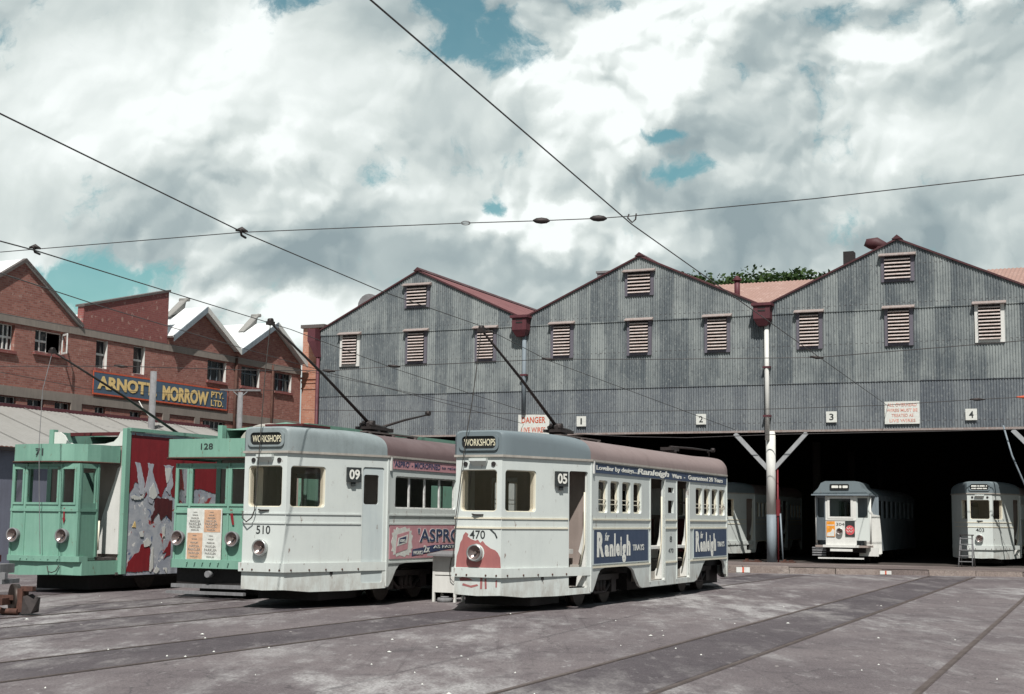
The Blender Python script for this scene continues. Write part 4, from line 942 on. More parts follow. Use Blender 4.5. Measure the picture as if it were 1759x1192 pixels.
# ---- old wooden trams
def old_tram(loc,phi,number,label,col,kind):
    root=empty('tram',loc,-R(phi)); tag(root,label,'tram','old wooden trams')
    P0=(Vector((0,0,0)),X,-Y); xl,xr=-.97,.97
    if kind=='304': xl,xr=-.65,.65
    gr=col; ybk={'71':1.32,'128':1.75,'304':1.25}[kind]; bw={'71':1.08,'128':1.10,'304':1.28}[kind]; ztop={'71':3.72,'128':3.80,'304':2.9}[kind]
    PRt=(Vector((xr,0,0)),Y,X)
    if kind!='304':
        W=[(-.91,-.64),(-.54,.36),(.47,.84)]
        q=MB(); q.panel(P0,rect(xl,xr,.72,2.86),[rect(a,c,1.98,2.76) for a,c in W],t=.06); q.build('front_screen',gr,root)
        q=MB()
        for a,c in W: q.panel(P0,rect(a-.03,c+.03,1.95,2.79),[rect(a+.02,c-.02,2.0,2.74)],t=.03,w=.02)
        q.panel(P0,rect(xl,xr,1.80,1.86),t=.03,w=.03)
        for x in (xl+.01,-.58,.42,xr-.05) if kind=='71' else (xl+.01,-.6,.40,xr-.05): q.panel(P0,rect(x,x+.045,.8,1.80),t=.02,w=.022); q.panel(P0,rect(x,x+.045,1.86,2.86),t=.02,w=.024)
        q.build('window_frames',gr,root)
        q=MB(); q.panel(P0,rect(-.92,-.55+.2 if 0 else -.63,1.99,2.75),t=.005,w=-.03); q.build('pane',glass_m,root)
        # right return with side window
        q=MB(); q.panel(PRt,rect(0,.60,.72,2.86),[rect(.09,.52,1.99,2.76)],t=.05); q.panel(PRt,rect(.0,.60,1.80,1.86),t=.02,w=.02); q.panel(PRt,rect(.56,.62,.8,2.86),t=.05,w=.02); q.panel(PRt,rect(.0,.05,.8,2.86),t=.02,w=.015); q.build('side_screen',green2 if kind=='71' else gr,root)  # tram 71's right return in darker green, its side shade painted in
        q=MB(); q.panel((Vector((xl,.60,0)),-Y,-X),rect(0,.60,.72,2.86),[rect(.09,.52,1.99,2.76)],t=.05); q.build('side_screen',gr,root)
        # bumper shelf
        q=MB(); n=12; vs=[]
        bx0,bx1=(-1.04,1.02)
        prof=[(bx0,.25),(bx0,0.02),(bx0+.12,-.10),(0,-.17 if kind=='71' else -.12),(bx1-.12,-.10),(bx1,.02),(bx1,.3)]
        for x,y in prof: vs+=[(x,y,.70 if kind=='71' else .64),(x,y,.82),(x*.9,.12,.70 if kind=='71' else .64),(x*.9,.12,.82)]
        fs=[]
        for i in range(len(prof)-1): A_=4*i;B_=A_+4; fs+=[(A_,B_,B_+1,A_+1),(A_+1,B_+1,B_+3,A_+3),(A_+2,B_+2,B_,A_)]
        q.add(vs,fs)
        for x in (-.5,-.3,-.1,.1,.3,.55): q.cyl((x,-.17,.76),(x,-.12,.76),.014,6)
        q.build('bumper',gr,root)
        if kind=='71':
            q=MB(); prof=[(-1.0,.5),(-.98,.04),(-.6,-.06),(0,-.10),(.55,-.08),(.9,.0),(1.02,.12),(1.04,1.3)]
            vs=[]
            for x,y in prof: vs+=[(x,y,.40+.02*math.sin(x*3)),(x,y,.71),(x*.95,y+.05,.40),(x*.95,y+.05,.71)]
            fs=[]
            for i in range(len(prof)-1): A_=4*i;B_=A_+4; fs+=[(A_,B_,B_+1,A_+1),(A_+2,A_+3,B_+3,B_+2),(A_,A_+2,B_+2,B_)]
            q.add(vs,fs); q.build('skirt',gr,root)
            q=MB(); q.tube([(.25,-.11,.60),(.32,-.15,.48),(.42,-.15,.46),(.52,-.13,.50),(.58,-.11,.62)],.012,6); q.build('cable_loop',rope,root)
            q=MB(); q.box(.2,1.06,1.22,1.6,.38,.44); q.build('step',plank,root)
            hood=[(-1.0,1.25),(-.99,.2),(-.93,-.02),(-.5,-.10),(0,-.13),(.45,-.10),(.75,.02),(.93,.25),(1.0,.6),(1.02,1.25)]; hz0,hz1=2.90,3.30
        else:
            hood=[(-1.16,1.7),(-1.16,-.04),(-1.08,-.12),(0,-.14),(.9,-.12),(1.0,-.02),(1.02,1.7)]; hz0,hz1=2.97,3.38
            q=MB(); q.box(-.95,.95,-.05,.02,.22,.30); q.box(-.97,1.0,-.2,-.1,.10,.16); q.build('lifeguard',timber,root)
            q=MB(); q.box(-.92,.92,.1,.2,.30,.64); q.build('apron_board',inblack,root); q=MB(); q.cyl((.05,-.02,.52),(.05,-.16,.52),.07,12); q.build('coupler',timber,root)
        q=MB(); vs=[]
        for x,y in hood: vs+=[(x,y,hz0),(x,y,hz1),(x*.97,y+.03,hz0),(x*.97,y+.03,hz1)]
        fs=[]
        for i in range(len(hood)-1): A_=4*i;B_=A_+4; fs+=[(A_,B_,B_+1,A_+1),(A_+2,A_+3,B_+3,B_+2),(A_,A_+2,B_+2,B_),(A_+1,B_+1,B_+3,A_+3)]
        q.add(vs,fs); 
        m_=len(hood); q.add([(x,y,hz0+.03) for x,y in hood],[tuple(range(m_))]); q.add([(x,y,hz1-.05) for x,y in hood],[tuple(range(m_))[::-1]])
        q.build('hood',gr,root)
        q=MB(); ld=[(x*1.012,y-.015,hz0) for x,y in hood]
        q.tube(ld,.022,6); q.build('hood_rim',iron,root)
        for x in (-.80,.60): headlight((x,-.02,1.265),.165,root,rimm=timber)
        if kind=='71': lettering((Vector((0,-.135,0)),X,-Y),[('71',-.22,.0,3.04,3.20,.01)],letter,root,w=.006)
        else: lettering((Vector((0,-.137,0)),X,-Y),[('128',-.24,.07,3.15,3.28,.01)],letter,root,w=.008)
        q=MB(); 
        if kind=='71': q.panel(P0,[(.56,1.88),(.60,1.88),(.60,1.66),(.625,1.66),(.585,1.53),(.54,1.66),(.56,1.66)],t=.004,w=.03)
        else: q.panel(P0,[(.48,1.88),(.54,1.88),(.57,1.74),(.60,1.56),(.55,1.56),(.50,1.74)],t=.004,w=.03)
        q.build('red_arrow',redp,root)
        # platform floor, bulkhead, body
        q=MB(); q.box(xl,xr,.06,ybk,.72,.78); q.build('floor',plank,root)
        q=MB(); yb=ybk
        q.panel((Vector((0,yb,0)),X,-Y),rect(-bw,bw,.42,hz1),[rect(-.35,.35,.8,2.7)],t=.06); q.build('bulkhead',inner,root)
        # corner post, full height
        for s in(-1,1): q=MB(); q.box(s*bw-.06,s*bw+.06,yb-.02,yb+.14,.40,ztop); q.build('corner_post',gr,root)
        if kind=='71':
            q=MB(); q.panel((Vector((0,yb+.02,0)),X,-Y),[(-bw+.06,3.32),(bw-.06,3.32),(bw-.06,3.68),(bw-.16,3.64),(bw-.22,3.52),(bw-.34,3.42),(bw-.6,3.37),(-.4,3.36),(-.62,3.44),(-.72,3.58),(-.86,3.66),(-bw+.06,3.66)],t=.04); q.build('end_bracket',white,root)
            q=MB(); q.box(-bw,bw,yb+.6,yb+.7,3.60,3.68); q.box(-bw,bw,yb+1.2,yb+1.3,3.3,3.38); q.build('roof_beam',darkred,root)
            # white curved wing partition in the doorway
            q=MB(); pts=[(bw-.04,.85),(bw-.62,.85),(bw-.60,1.3),(bw-.52,1.7),(bw-.40,2.05),(bw-.22,2.5),(bw-.14,2.8),(bw-.04,2.86)]
            q.panel((Vector((0,yb-.05,0)),X,-Y),pts,t=.03); q.build('draught_screen',white,root)
            q=MB(); q.tube([(xr+.02,.66,1.6),(xr+.02,.66,.95)],.02,8); q.build('grab_rail',ivory,root)
        # body box
        L=8.6
        q=MB(); q.box(-bw-.03,-bw+.03,yb+.1,yb+L,.42,ztop-.05); 
        q.box(-bw,bw,yb+L-.06,yb+L,.42,ztop-.05)
        if kind=='128': q.box(bw-.02,bw+.03,yb+.1,yb+L,.42,3.55)
        q.build('body',gr,root)
        q=MB(); q.box(bw-.04,bw+.08,yb+.1,yb+L,ztop-.06,ztop+.02); q.build('roof_edge',green2 if kind=='128' else gr,root)
        if kind=='128':
            q=MB(); q.box(bw-.0,bw+.05,yb+.5,yb+L,3.55,ztop-.07); q.build('torn_fascia',white,root)
            q=MB(); vs=[];fs=[];sg_=14
            for j,yy in enumerate((yb,yb+.12,yb+.3,yb+.7,yb+1.2)):
                k=(.86,.95,1,1,1)[j]
                for i in range(sg_+1):
                    t=math.pi*i/sg_; vs.append((-.68*k*math.cos(t)-.0,yy,3.35+.50*k*math.sin(t)))
            for j in range(4):
                for i in range(sg_): p_=j*(sg_+1)+i; fs.append((p_,p_+sg_+1,p_+sg_+2,p_+1))
            fs.append(tuple(range(sg_+1)))
            q.add(vs,fs,0,False); q.build('clerestory',inngrey,root)
            q=MB(); q.box(.3,1.2,yb-.2,yb+.9,3.36,3.74); o_=q.build('roof_box',cgrey,root); q=MB(); q.box(.26,1.24,yb-.24,yb+.94,3.74,3.79); q.build('lid',darkred,o_)
            q=MB(); q.add([(-bw,yb+.2,ztop-.1),(bw,yb+.2,ztop-.1),(bw,yb+L,ztop-.1),(-bw,yb+L,ztop-.1),(0,yb+1.0,ztop+.12),(0,yb+L,ztop+.12)],[(0,1,4),(1,2,5,4),(0,4,5,3),(2,3,5)]); q.build('roof',green2,root)
        else:
            q=MB(); q.add([(-bw,yb+1.3,ztop-.1),(bw,yb+1.3,ztop-.1),(bw,yb+L,ztop-.1),(-bw,yb+L,ztop-.1)],[(0,1,2,3)]); q.build('roof',green2,root)
            # big advert hoarding along the side
            PP=(Vector((bw,0,0)),Y,X); q=MB(); q.panel(PP,rect(yb+.15,yb+L,.36,ztop-.07),t=.05,w=.03); hd=q.build('hoarding',torn,root)
            y0=yb+.17; 
            def tp(pts,mt,w,nm): 
                
                o2=[]
                for (a,z),(c,e) in zip(pts,pts[1:]+pts[:1]):
                    L_=math.hypot(c-a,e-z); n_=max(1,int(L_/.05)) if L_<1.2 and abs(c-a)>.02 else 1
                    for i_ in range(n_): o2.append((a+(c-a)*i_/n_+(random.uniform(-.014,.014) if i_ else 0),z+(e-z)*i_/n_+(random.uniform(-.018,.018) if i_ else 0)))
                k=MB(); k.panel(PP,o2,t=.004,w=w); return k.build(nm,mt,hd)
            # red sheet with torn lower edge
            red=[(y0,2.42)]; random.seed(3); xx=y0
            dr=[(.12,2.46),(.22,2.62),(.34,2.60),(.42,2.36),(.52,2.25),(.62,2.30),(.78,2.52),(.92,2.56),(1.05,2.34),(1.2,2.28),(1.32,2.52),(1.45,2.55),(1.6,2.3),(1.75,2.28),(1.95,2.5),(2.3,2.45),(2.7,2.52),(3.4,2.4),(4.2,2.5),(5.,2.45),(6,2.5),(7.2,2.4),(8.3,2.5)]
            red=[(y0,2.20)]+[(y0+a,z-.12) for a,z in dr]+[(yb+L-.02,ztop-.14),(y0,ztop-.14)]
            tp(red,redp,.036,'red_sheet')
            # pale torn flaps hanging over the red
            for fl in ([(.16,2.96),(.36,2.94),(.52,2.55),(.58,2.20),(.40,2.22),(.30,2.55),(.22,2.86)],[(.62,2.95),(.86,2.93),(.82,2.75),(.96,2.5),(1.10,2.25),(.95,2.2),(.86,2.0),(.72,2.05),(.62,2.3),(.52,2.12),(.60,2.5),(.68,2.8)],[(1.22,2.93),(1.62,2.92),(1.55,2.8),(1.62,2.5),(1.5,2.22),(1.36,2.32),(1.42,2.6),(1.3,2.85)],[(1.9,2.95),(2.3,2.9),(2.2,2.6),(2.4,2.3),(2.1,2.2),(2.0,2.6)]):
                tp([(y0+a,z) for a,z in fl],straw,.042,'torn_flap')
            for fl in ([(.06,2.16),(.20,2.20),(.38,2.15),(.52,2.22),(.50,2.12),(.3,2.09),(.1,2.11)],[(.72,2.32),(.86,2.5),(1.02,2.2),(.9,2.12),(.74,2.16)],[(1.28,2.86),(1.52,2.86),(1.46,2.6),(1.36,2.5)],[(.42,1.35),(.56,1.38),(.58,1.24),(.46,1.24)],[(.56,1.12),(.72,1.22),(.88,1.12),(.82,1.03),(.62,1.0)],[(1.24,1.45),(1.36,1.5),(1.38,1.25),(1.28,1.22)],[(.90,1.0),(.96,1.0),(.98,.55),(.9,.42),(.84,.45)],[(1.0,.42),(1.1,.55),(1.22,.48),(1.12,.38)],[(1.38,.5),(1.5,.5),(1.5,.36)]):
                tp([(y0+a,z) for a,z in fl],white,.048,'white_tear')
            tp([(y0+a,z) for a,z in [(.02,.44),(.84,.44),(.86,.95),(.78,1.06),(.62,1.10),(.52,1.06),(.44,.88),(.28,.84),(.16,.72),(.06,.66)]],redp,.038,'red_tear')
            tp([(y0+a,z) for a,z in [(.92,2.12),(1.3,2.14),(1.62,2.1),(1.62,1.6),(1.4,1.75),(1.2,1.62),(1.1,1.80),(1.0,1.72),(.86,1.55),(.82,1.7),(.96,1.86)]],darkred,.039,'maroon_tear')
            tp([(y0+a,z) for a,z in [(1.3,.85),(1.5,1.0),(1.62,1.2),(1.62,.8),(1.5,.78),(1.36,.70),(1.48,.86)]],redp,.039,'red_tear')
            tp([(y0+a,z) for a,z in [(.16,1.46),(.26,1.60),(.30,1.45)]],signyel,.039,'yellow_scrap')
        q=MB(); q.box(-.8,.8,.5,yb+L-.3,.5,.7); q.box(-.75,.75,.7,yb+L-.6,.06,.5); q.build('underframe',inblack,root)  # lower black box added to stand in for the shade underneath
        wheelset(root,2.6); wheelset(root,4.4); wheelset(root,7.6)
        q=MB(); 
        for s in(-1,1): q.box(s*.92-.04,s*.92+.04,1.9,8.4,.42,.56)
        q.box(-1,1.02,yb+.2,yb+L,.30,.44); q.build('truck_frame',inblack,root)
    return root,P0
T71,P=old_tram((-10.4,32.,0),24.,'71','pale green derelict tram 71 with red torn hoarding on its side',green,'71')
pole_set(T71,(-.0,5.4),None,5.0,None)
for ch in list(T71.children):
    if ch.name.startswith('trolley'): pass
q=MB(); q.tube([(0,0.0,5.4),(-.05,-.2,4.5),(.0,-.28,3.3),(.02,-.22,2.2),(.10,-.18,.85)],.008,6,cap=False); q.build('trolley_rope',timber,T71)
T128,P=old_tram((-6.35,30.5,0),24.,'128','pale green old tram 128 with a poster of brown and white squares on its front',green,'128')
q=MB(); q.panel(P,rect(-.59,.31,.80,1.90),t=.01,w=.062); ps=q.build('poster',adwhite,T128)
q=MB(); q.panel(P,rect(-.14,.28,1.40,1.87),t=.003,w=.066); q.panel(P,rect(-.56,-.17,.83,1.38),t=.003,w=.066); q.build('brown_square',tan,ps)
q=MB(); 
for (x0,z0,z1) in ((-.56,1.41,1.86),(-.14,1.41,1.86),(-.56,.84,1.37),(-.14,.84,1.37)):
    for k in range(7):
        hh=(.010,.014,.02,.028,.032,.026,.02)[k]; ww=(.10,.14,.2,.26,.32,.28,.2)[k]; zc=z1-(z1-z0)*(k+.6)/7.2; text(q,P,'PARKLEA',x0+.19-ww/2,x0+.19+ww/2,zc-hh*.8,zc+hh*.8,w=.070,bold=.0)
q.build('lettering',greyprint,ps)
# ---- 304: drop-centre car with an open platform
def tram304():
    loc=SH.w(14.42,.40,.06); root=empty('tram',loc,-R(24)); tag(root,'white drop centre tram 304 with orange and red posters on its front','tram','old wooden trams')
    P0=(Vector((0,0,0)),X,-Y)
    q=MB(); q.panel(P0,rect(-.64,.64,.74,2.80),[rect(-.47,.43,1.93,2.70)],t=.06); q.panel(P0,rect(-.55,.51,1.85,2.78),[rect(-.46,.42,1.94,2.69)],t=.02,w=.025); q.panel(P0,rect(-.64,.64,1.78,1.83),t=.02,w=.02); q.build('front_screen',white,root)
    q=MB(); q.panel(P0,rect(-.47,.43,1.93,2.70),t=.005,w=-.03); q.build('pane',glass_m,root)
    for s in(-1,1):
        q=MB(); x=s*.64; x2=s*1.12
        U=Vector((x2-x,.45,0)).normalized(); o=Vector((x,0,0)); N=U.cross(Z)*(1 if s>0 else -1)
        if s>0: Pn=(o,U,U.cross(Z))
        else: Pn=(Vector((x2,.45,0)),-U,(-U).cross(Z))
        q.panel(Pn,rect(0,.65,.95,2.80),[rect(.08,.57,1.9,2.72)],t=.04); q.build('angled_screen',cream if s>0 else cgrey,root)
    for s in(-1,1): q=MB(); q.tube([(s*1.13,.5,.8),(s*1.13,.5,2.85)],.045,8); q.build('platform_post',white,root)
    # hood roof
    q=MB(); prof=[(-1.16,2.86),(-1.10,2.95),(-.92,3.12),(-.80,3.34),(-.62,3.42),(.62,3.42),(.80,3.34),(.92,3.12),(1.10,2.95),(1.16,2.86)]
    q.panel((Vector((0,-.10,0)),X,-Y),prof,t=2.2); h=q.build('hood',roofcap,root)
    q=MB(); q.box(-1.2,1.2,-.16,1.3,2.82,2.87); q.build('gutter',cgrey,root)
    q=MB(); q.panel((Vector((0,-.11,0)),X,-Y),rr(-.42,.38,3.06,3.30,.05),t=.04,w=.03); db=q.build('destination_box',glassblk,root)
    q=MB(); [q.panel((Vector((0,-.14,0)),X,-Y),rr(a,c,3.13,3.235,.02,2),t=.003,w=.006) for a,c in ((-.34,-.06),(-.02,.07),(.12,.33))]; q.build('blind_print',letterw,db)
    headlight((-.04,-.02,1.33),.14,root); lettering(P0,[('304',-.20,.15,1.56,1.68,.0)],letter,root,w=.006)
    q=MB(); q.panel(P0,rect(-.60,-.25,1.10,1.74),t=.01,w=.03); ps=q.build('orange_poster',orange,root)
    q=MB(); q.panel(P0,[(-.58,1.12),(-.28,1.12),(-.26,1.36),(-.34,1.44),(-.42,1.30),(-.57,1.26)],t=.003,w=.034); q.panel(P0,rect(-.57,-.27,1.56,1.60),t=.003,w=.034); q.build('white_print',adwhite,ps)
    q=MB(); q.panel(P0,rect(.18,.58,1.12,1.76),t=.01,w=.03); ps=q.build('black_poster',letter,root)
    q=MB(); q.panel(P0,[(.38+.19*math.cos(t*math.pi/8),1.38+.2*math.sin(t*math.pi/8)) for t in range(16)],t=.003,w=.034); dd=q.build('red_disc',plain('soft_red',(.6,.09,.1)),ps)
    q=MB()
    for z0_ in (1.44,1.32): q.tube([(.22+.035*i,-.04,z0_+.045*math.sin(i*1.9)) for i in range(9)],.012,5)
    q.build('scribble',adwhite,dd)
    q=MB(); q.box(-.74,.74,-.14,.1,.66,.76); q.box(-.42,.5,-.22,-.14,.50,.60); q.build('bumper',white,root)
    q=MB(); q.box(-.95,.95,-.12,-.06,.18,.24); q.box(-.3,.3,-.14,-.13,.185,.235); q.build('lifeguard',white,root)
    q=MB(); q.box(-1.1,1.1,.08,1.3,.66,.74); q.build('floor',inner,root)
    q=MB(); 
    for k in range(4): q.box(-1.24,-.66,.1,.14,.30+k*.10,.36+k*.10)
    q.build('gate_slats',timber,root)
    # right step and partition, bulkhead
    q=MB(); q.box(.62,1.42,.7,1.3,.36,.40); q.box(.62,1.42,.68,.72,.30,.66); q.build('step',white,root)
    q=MB(); q.panel((Vector((0,1.3,0)),X,-Y),[(.72,.4),(1.46,.4),(1.44,1.2),(1.38,2.0),(1.12,2.05),(.98,2.3),(.84,2.0),(.74,1.9)],t=.04); q.build('draught_screen',white,root)
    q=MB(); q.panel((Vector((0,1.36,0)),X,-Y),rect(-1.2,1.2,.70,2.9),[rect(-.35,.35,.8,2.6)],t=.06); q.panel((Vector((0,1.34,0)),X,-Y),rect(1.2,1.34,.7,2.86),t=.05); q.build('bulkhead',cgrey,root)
    q=MB(); P=(Vector((1.28,0,0)),Y,X)
    for s in(-1,1): 
        PP=(Vector((1.28,0,0)),Y,X) if s>0 else (Vector((-1.28,13,0)),-Y,-X)
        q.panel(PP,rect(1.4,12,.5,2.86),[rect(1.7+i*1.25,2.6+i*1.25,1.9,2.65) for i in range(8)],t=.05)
    q.box(-1.28,1.28,11.95,12,.5,2.86); q.build('body',cgrey,root)  # dark grey body colour stands in for the shade inside the shed
    q=MB(); vs=[(x_,yy,z_) for yy in (1.35,12) for x_,z_ in ((-1.34,2.86),(-1.1,3.05),(-.6,3.22),(0,3.28),(.6,3.22),(1.1,3.05),(1.34,2.86))]
    q.add(vs,[(i,i+1,i+8,i+7) for i in range(6)]+[tuple(range(7))[::-1],tuple(range(7,14)),(0,7,13,6)]); q.build('roof',roofcap,root)
    q=MB(); q.box(-.9,.9,.4,11.8,.44,.64); q.build('underframe',inblack,root)
    bogie(root,3.0); bogie(root,9.5)
tram304()

# ================================================================== YARD OBJECTS
# white step cabinet between trams
F470=Fr((-.6,27.1),24.8); cb=empty('step_cabinet',F470.w(-2.06,2.62,0),F470.rz); tag(cb,'small white wooden cabinet on legs standing between trams 510 and 470','cabinet')
q=MB(); q.box(-.27,.27,0,.42,.20,.545); q.box(-.27,.27,0,.42,.565,.96); q.box(-.255,.255,.02,.40,.5,.6,1); q.build('body',[white,inblack],cb)
for x in(-.25,.25):
    for y in(.02,.4): q=MB(); q.box(x-.025,x+.025,y-.025,y+.025,0,.21 if y>.1 else .97); q.build('leg',white,cb)
q=MB(); q.add([(-.30,-.22,1.00),(.30,-.22,1.00),(.30,.46,1.06),(-.30,.46,1.06),(-.30,-.22,.96),(.30,-.22,.96),(.30,.46,1.02),(-.30,.46,1.02)],[(0,1,2,3),(0,4,5,1),(1,5,6,2),(0,3,7,4),(2,6,7,3),(4,7,6,5)]); q.build('lid',timber,cb)
q=MB(); q.tube([(.18,-.03,.93),(.15,-.05,.7),(.17,-.05,.5),(.24,-.04,.42),(.30,-.02,.5)],.008,6,cap=False); q.build('hanging_cord',rope,cb)
q=MB(); q.cyl((0,0,0),(0,0,.09),.17,20,r2=.15); q.cyl((0,0,.09),(0,0,.12),.09,16); tag(q.build('basin',timber,None,F470.w(-2.06,2.62,0)+Vector((.02,.02,0))),'grey round basin on the ground under the white cabinet','basin')
# ladder at tram 403
ld=empty('step_ladder',SH.w(19.52,-.75,.045),SH.rz+R(-4)); tag(ld,'small worn wooden step ladder leaning at the front of tram 403','ladder')
q=MB()
for s in(-1,1):
    q.tube([(s*.27,-.0,0),(s*.22,.35,1.27)],.028,6); 
q.build('front_rails',timber,ld); q=MB()
for s in(-1,1): q.tube([(s*.26,.62,.0),(s*.22,.37,1.22)],.022,6)
q.build('back_rails',timber,ld)
for k in range(5):
    t=(k+1)/5.6; q=MB(); q.box(-.25,.25,.35*t-.05,.35*t+.06,1.27*t-.015,1.27*t+.015); q.build('tread',timber,ld)
q=MB(); q.box(-.27,.27,.25,.5,1.25,1.29); q.build('top_board',darkiron,ld)
# rusty trolley, bottom left
rt=empty('rusty_bogie_frame',(-8.42,25.0,0),R(-10)); tag(rt,'rusty iron trolley frame with a small wheel lying at the left edge','trolley')
q=MB(); q.box(-.62,.0,-.06,.04,.26,.34); q.box(-.05,.05,-.12,.10,.06,.46); q.box(.0,.22,-.1,.02,.42,.50); q.box(-.75,-.35,.2,.28,.24,.33); q.box(-.30,-.22,-.3,.3,.18,.30)
q.tube([(-1.05,-.05,.75),(-.78,-.08,.40),(-.55,-.1,.16),(-.3,-.12,.07),(-.02,-.12,.07)],.055,8); q.tube([(-.7,-.02,.10),(-.3,-.02,.06),(-.05,-.02,.08)],.05,8); q.build('frame',iron,rt)
q=MB(); q.cyl((-.25,.05,.26),(-.16,.13,.26),.27,24); q.cyl((-.26,.03,.26),(-.14,.15,.26),.08,12); q.build('wheel',wheelm,rt)
q=MB(); q.add([(.06,-.15,.03),(.22,-.12,.04),(.26,.05,.12),(.26,.06,.30),(.16,.02,.37),(.05,-.1,.33),(.06,.15,.03),(.2,.2,.05),(.22,.2,.3),(.06,.15,.35)],[(0,1,2,3,4,5),(1,7,2),(2,7,8,3),(3,8,9,4),(4,9,5),(0,6,7,1),(0,5,9,6),(6,9,8,7)]); q.build('axle_box',darkiron,rt)
q=MB(); q.box(-1.3,-.52,.1,.6,.70,.86); q.box(-1.3,-.44,.05,.65,.52,.60); q.box(-.62,-.42,.1,.2,.60,.72); q.build('metal_tray',timber,rt)
q=MB(); q.add([(-1.3,.1,.9),(-.62,.1,.9),(-.62,.1,1.02),(-1.3,.1,.93),(-1.3,.3,.9),(-.62,.3,.9),(-.62,.3,1.02),(-1.3,.3,.93)],[(0,1,2,3),(3,2,6,7),(1,5,6,2),(4,7,6,5),(0,3,7,4),(0,4,5,1)]); q.build('red_bar',darkred,rt)
q=MB(); q.cyl((-.95,.1,.31),(-.85,.2,.31),.28,20); q.box(-1.0,-.9,.1,.5,.26,.56); q.build('wheel',wheelm,rt)
# pieces of timber and junk by the posts
for k,(x,y,l,lb) in enumerate(((10.85,-.5,.75,'flat reddish iron plate lying left of the white shed post'),(12.35,-.35,.6,'flat reddish iron plate lying right of the white shed post'))):
    q=MB(); q.box(-l/2,l/2,-.15,.15,.0,.06); q.box(-l/2+.1,-l/2+.2,-.1,.1,.06,.13); q.box(l/2-.25,l/2-.1,-.1,.1,.06,.11); tag(q.build('iron_plate',iron,None,SH.w(x,y,.05),SH.rz),lb,'iron plate',group='iron plates at the foot of the post')
# telegraph poles
def tpole(name,px,ptop,d,r,label,arms=False):
    t=unproj(px,ptop,d); root=empty(name,(t.x,t.y,0)); tag(root,label,'pole')
    q=MB(); q.tube([(0,0,0),(0,0,t.z)],[r*1.2,r],12); q.build('shaft',timber,root)
    if arms:
        q=MB(); q.tube([(0,0,t.z-.25),(-.35,0,t.z+.08)],.03,6); q.tube([(0,0,t.z-.25),(.35,0,t.z+.08)],.03,6); q.box(-.9,.9,-.04,.04,t.z+.06,t.z+.14); q.build('crossarm',timber,root)
    else:
        q=MB(); q.tube([(-.0,-.1,t.z-1.9),(-.35,-.12,t.z-1.45),(-.5,-.12,t.z-1.2)],.02,6); q.build('bracket',white,root)
    return root
d0=BK.w(.45,-12.0,0); tpole('telegraph_pole',264,638,56.2,.13,'grey timber pole standing in front of the blue factory sign')
tpole('telegraph_pole',413,674,63.,.12,'thin grey pole with a crossarm near the right end of the factory',True)
# leaning rod at the right
A_=SH.w(21.05,-.25,LZ+.05); q=MB(); q.tube([(0,0,0),(.3,-.05,-1.2),(1.15,-.1,-3.4)],.035,8); tag(q.build('hanging_rod',cgrey,None,A_,SH.rz),'pale rod hanging slanted from the shed lintel at the right edge','rod')

# ------------------------------------------------------------------ overhead wires
def wire(name,pts,r,label,cat='wire',mt=None,sag=0.):
    """pts: world points; first is the origin"""
    P_=[Vector(p) for p in pts]; o=P_[0]; out=[]
    for a,b_ in zip(P_,P_[1:]):
        n=12
        for i in range(n): t=i/n; out.append(a.lerp(b_,t)-o-Z*sag*4*t*(1-t))
    out.append(P_[-1]-o); q=MB(); q.tube(out,r,6); return tag(q.build(name,mt or wirem,None,o),label,cat,group='overhead wires')
def U_(px,py,d): return unproj(px,py,d)
def ext(a,b_,t): return b_+(b_-a)*t
def fac_pt(px,py,off=-.1): return onplane(px,py,SH.w(0,off,0),SH.Y)
W1a=U_(1085,385,20.8); W1b=U_(637,0,12.); w1=wire('trolley_wire',[ext(W1a,W1b,1.2),W1b,W1a,fac_pt(1200,474,-14) if 0 else W1a.lerp(fac_pt(1525,697),.5),fac_pt(1525,697)],.0095,'trolley wire crossing the sky from the top centre down to the warning sign')
W2a=U_(415,398,22.7); W2b=U_(0,195,16.5); p3=U_(655,500,31.); p4=U_(827,560,42.); p5=U_(942,619,54); p6=fac_pt(1262,738,-.3)
wire('trolley_wire',[ext(W2a,W2b,.6),W2b,W2a,p3,p4,p5,p6],.0105,'trolley wire from the left edge passing the middle clamp towards the 2 plate')
q1=U_(60,430,24.5); q0=U_(0,414,22.5); q2=U_(500,566,46); q3=U_(677,633,58); q4=fac_pt(900,706,-.5)
wire('trolley_wire',[ext(q1,q0,3),q0,q1,q2,q3,q4],.012,'trolley wire from the left clamp down across the white roofs to the danger sign')
r0=U_(0,469,27); r1=U_(177,527,36); r2=U_(385,589,48); r3=U_(575,643,60); r4=fac_pt(896,727,-.6)
wire('trolley_wire',[ext(r1,r0,.4),r0,r1,r2,r3,r4],.012,'lower trolley wire running over the brick factory to the leftmost shed bay')
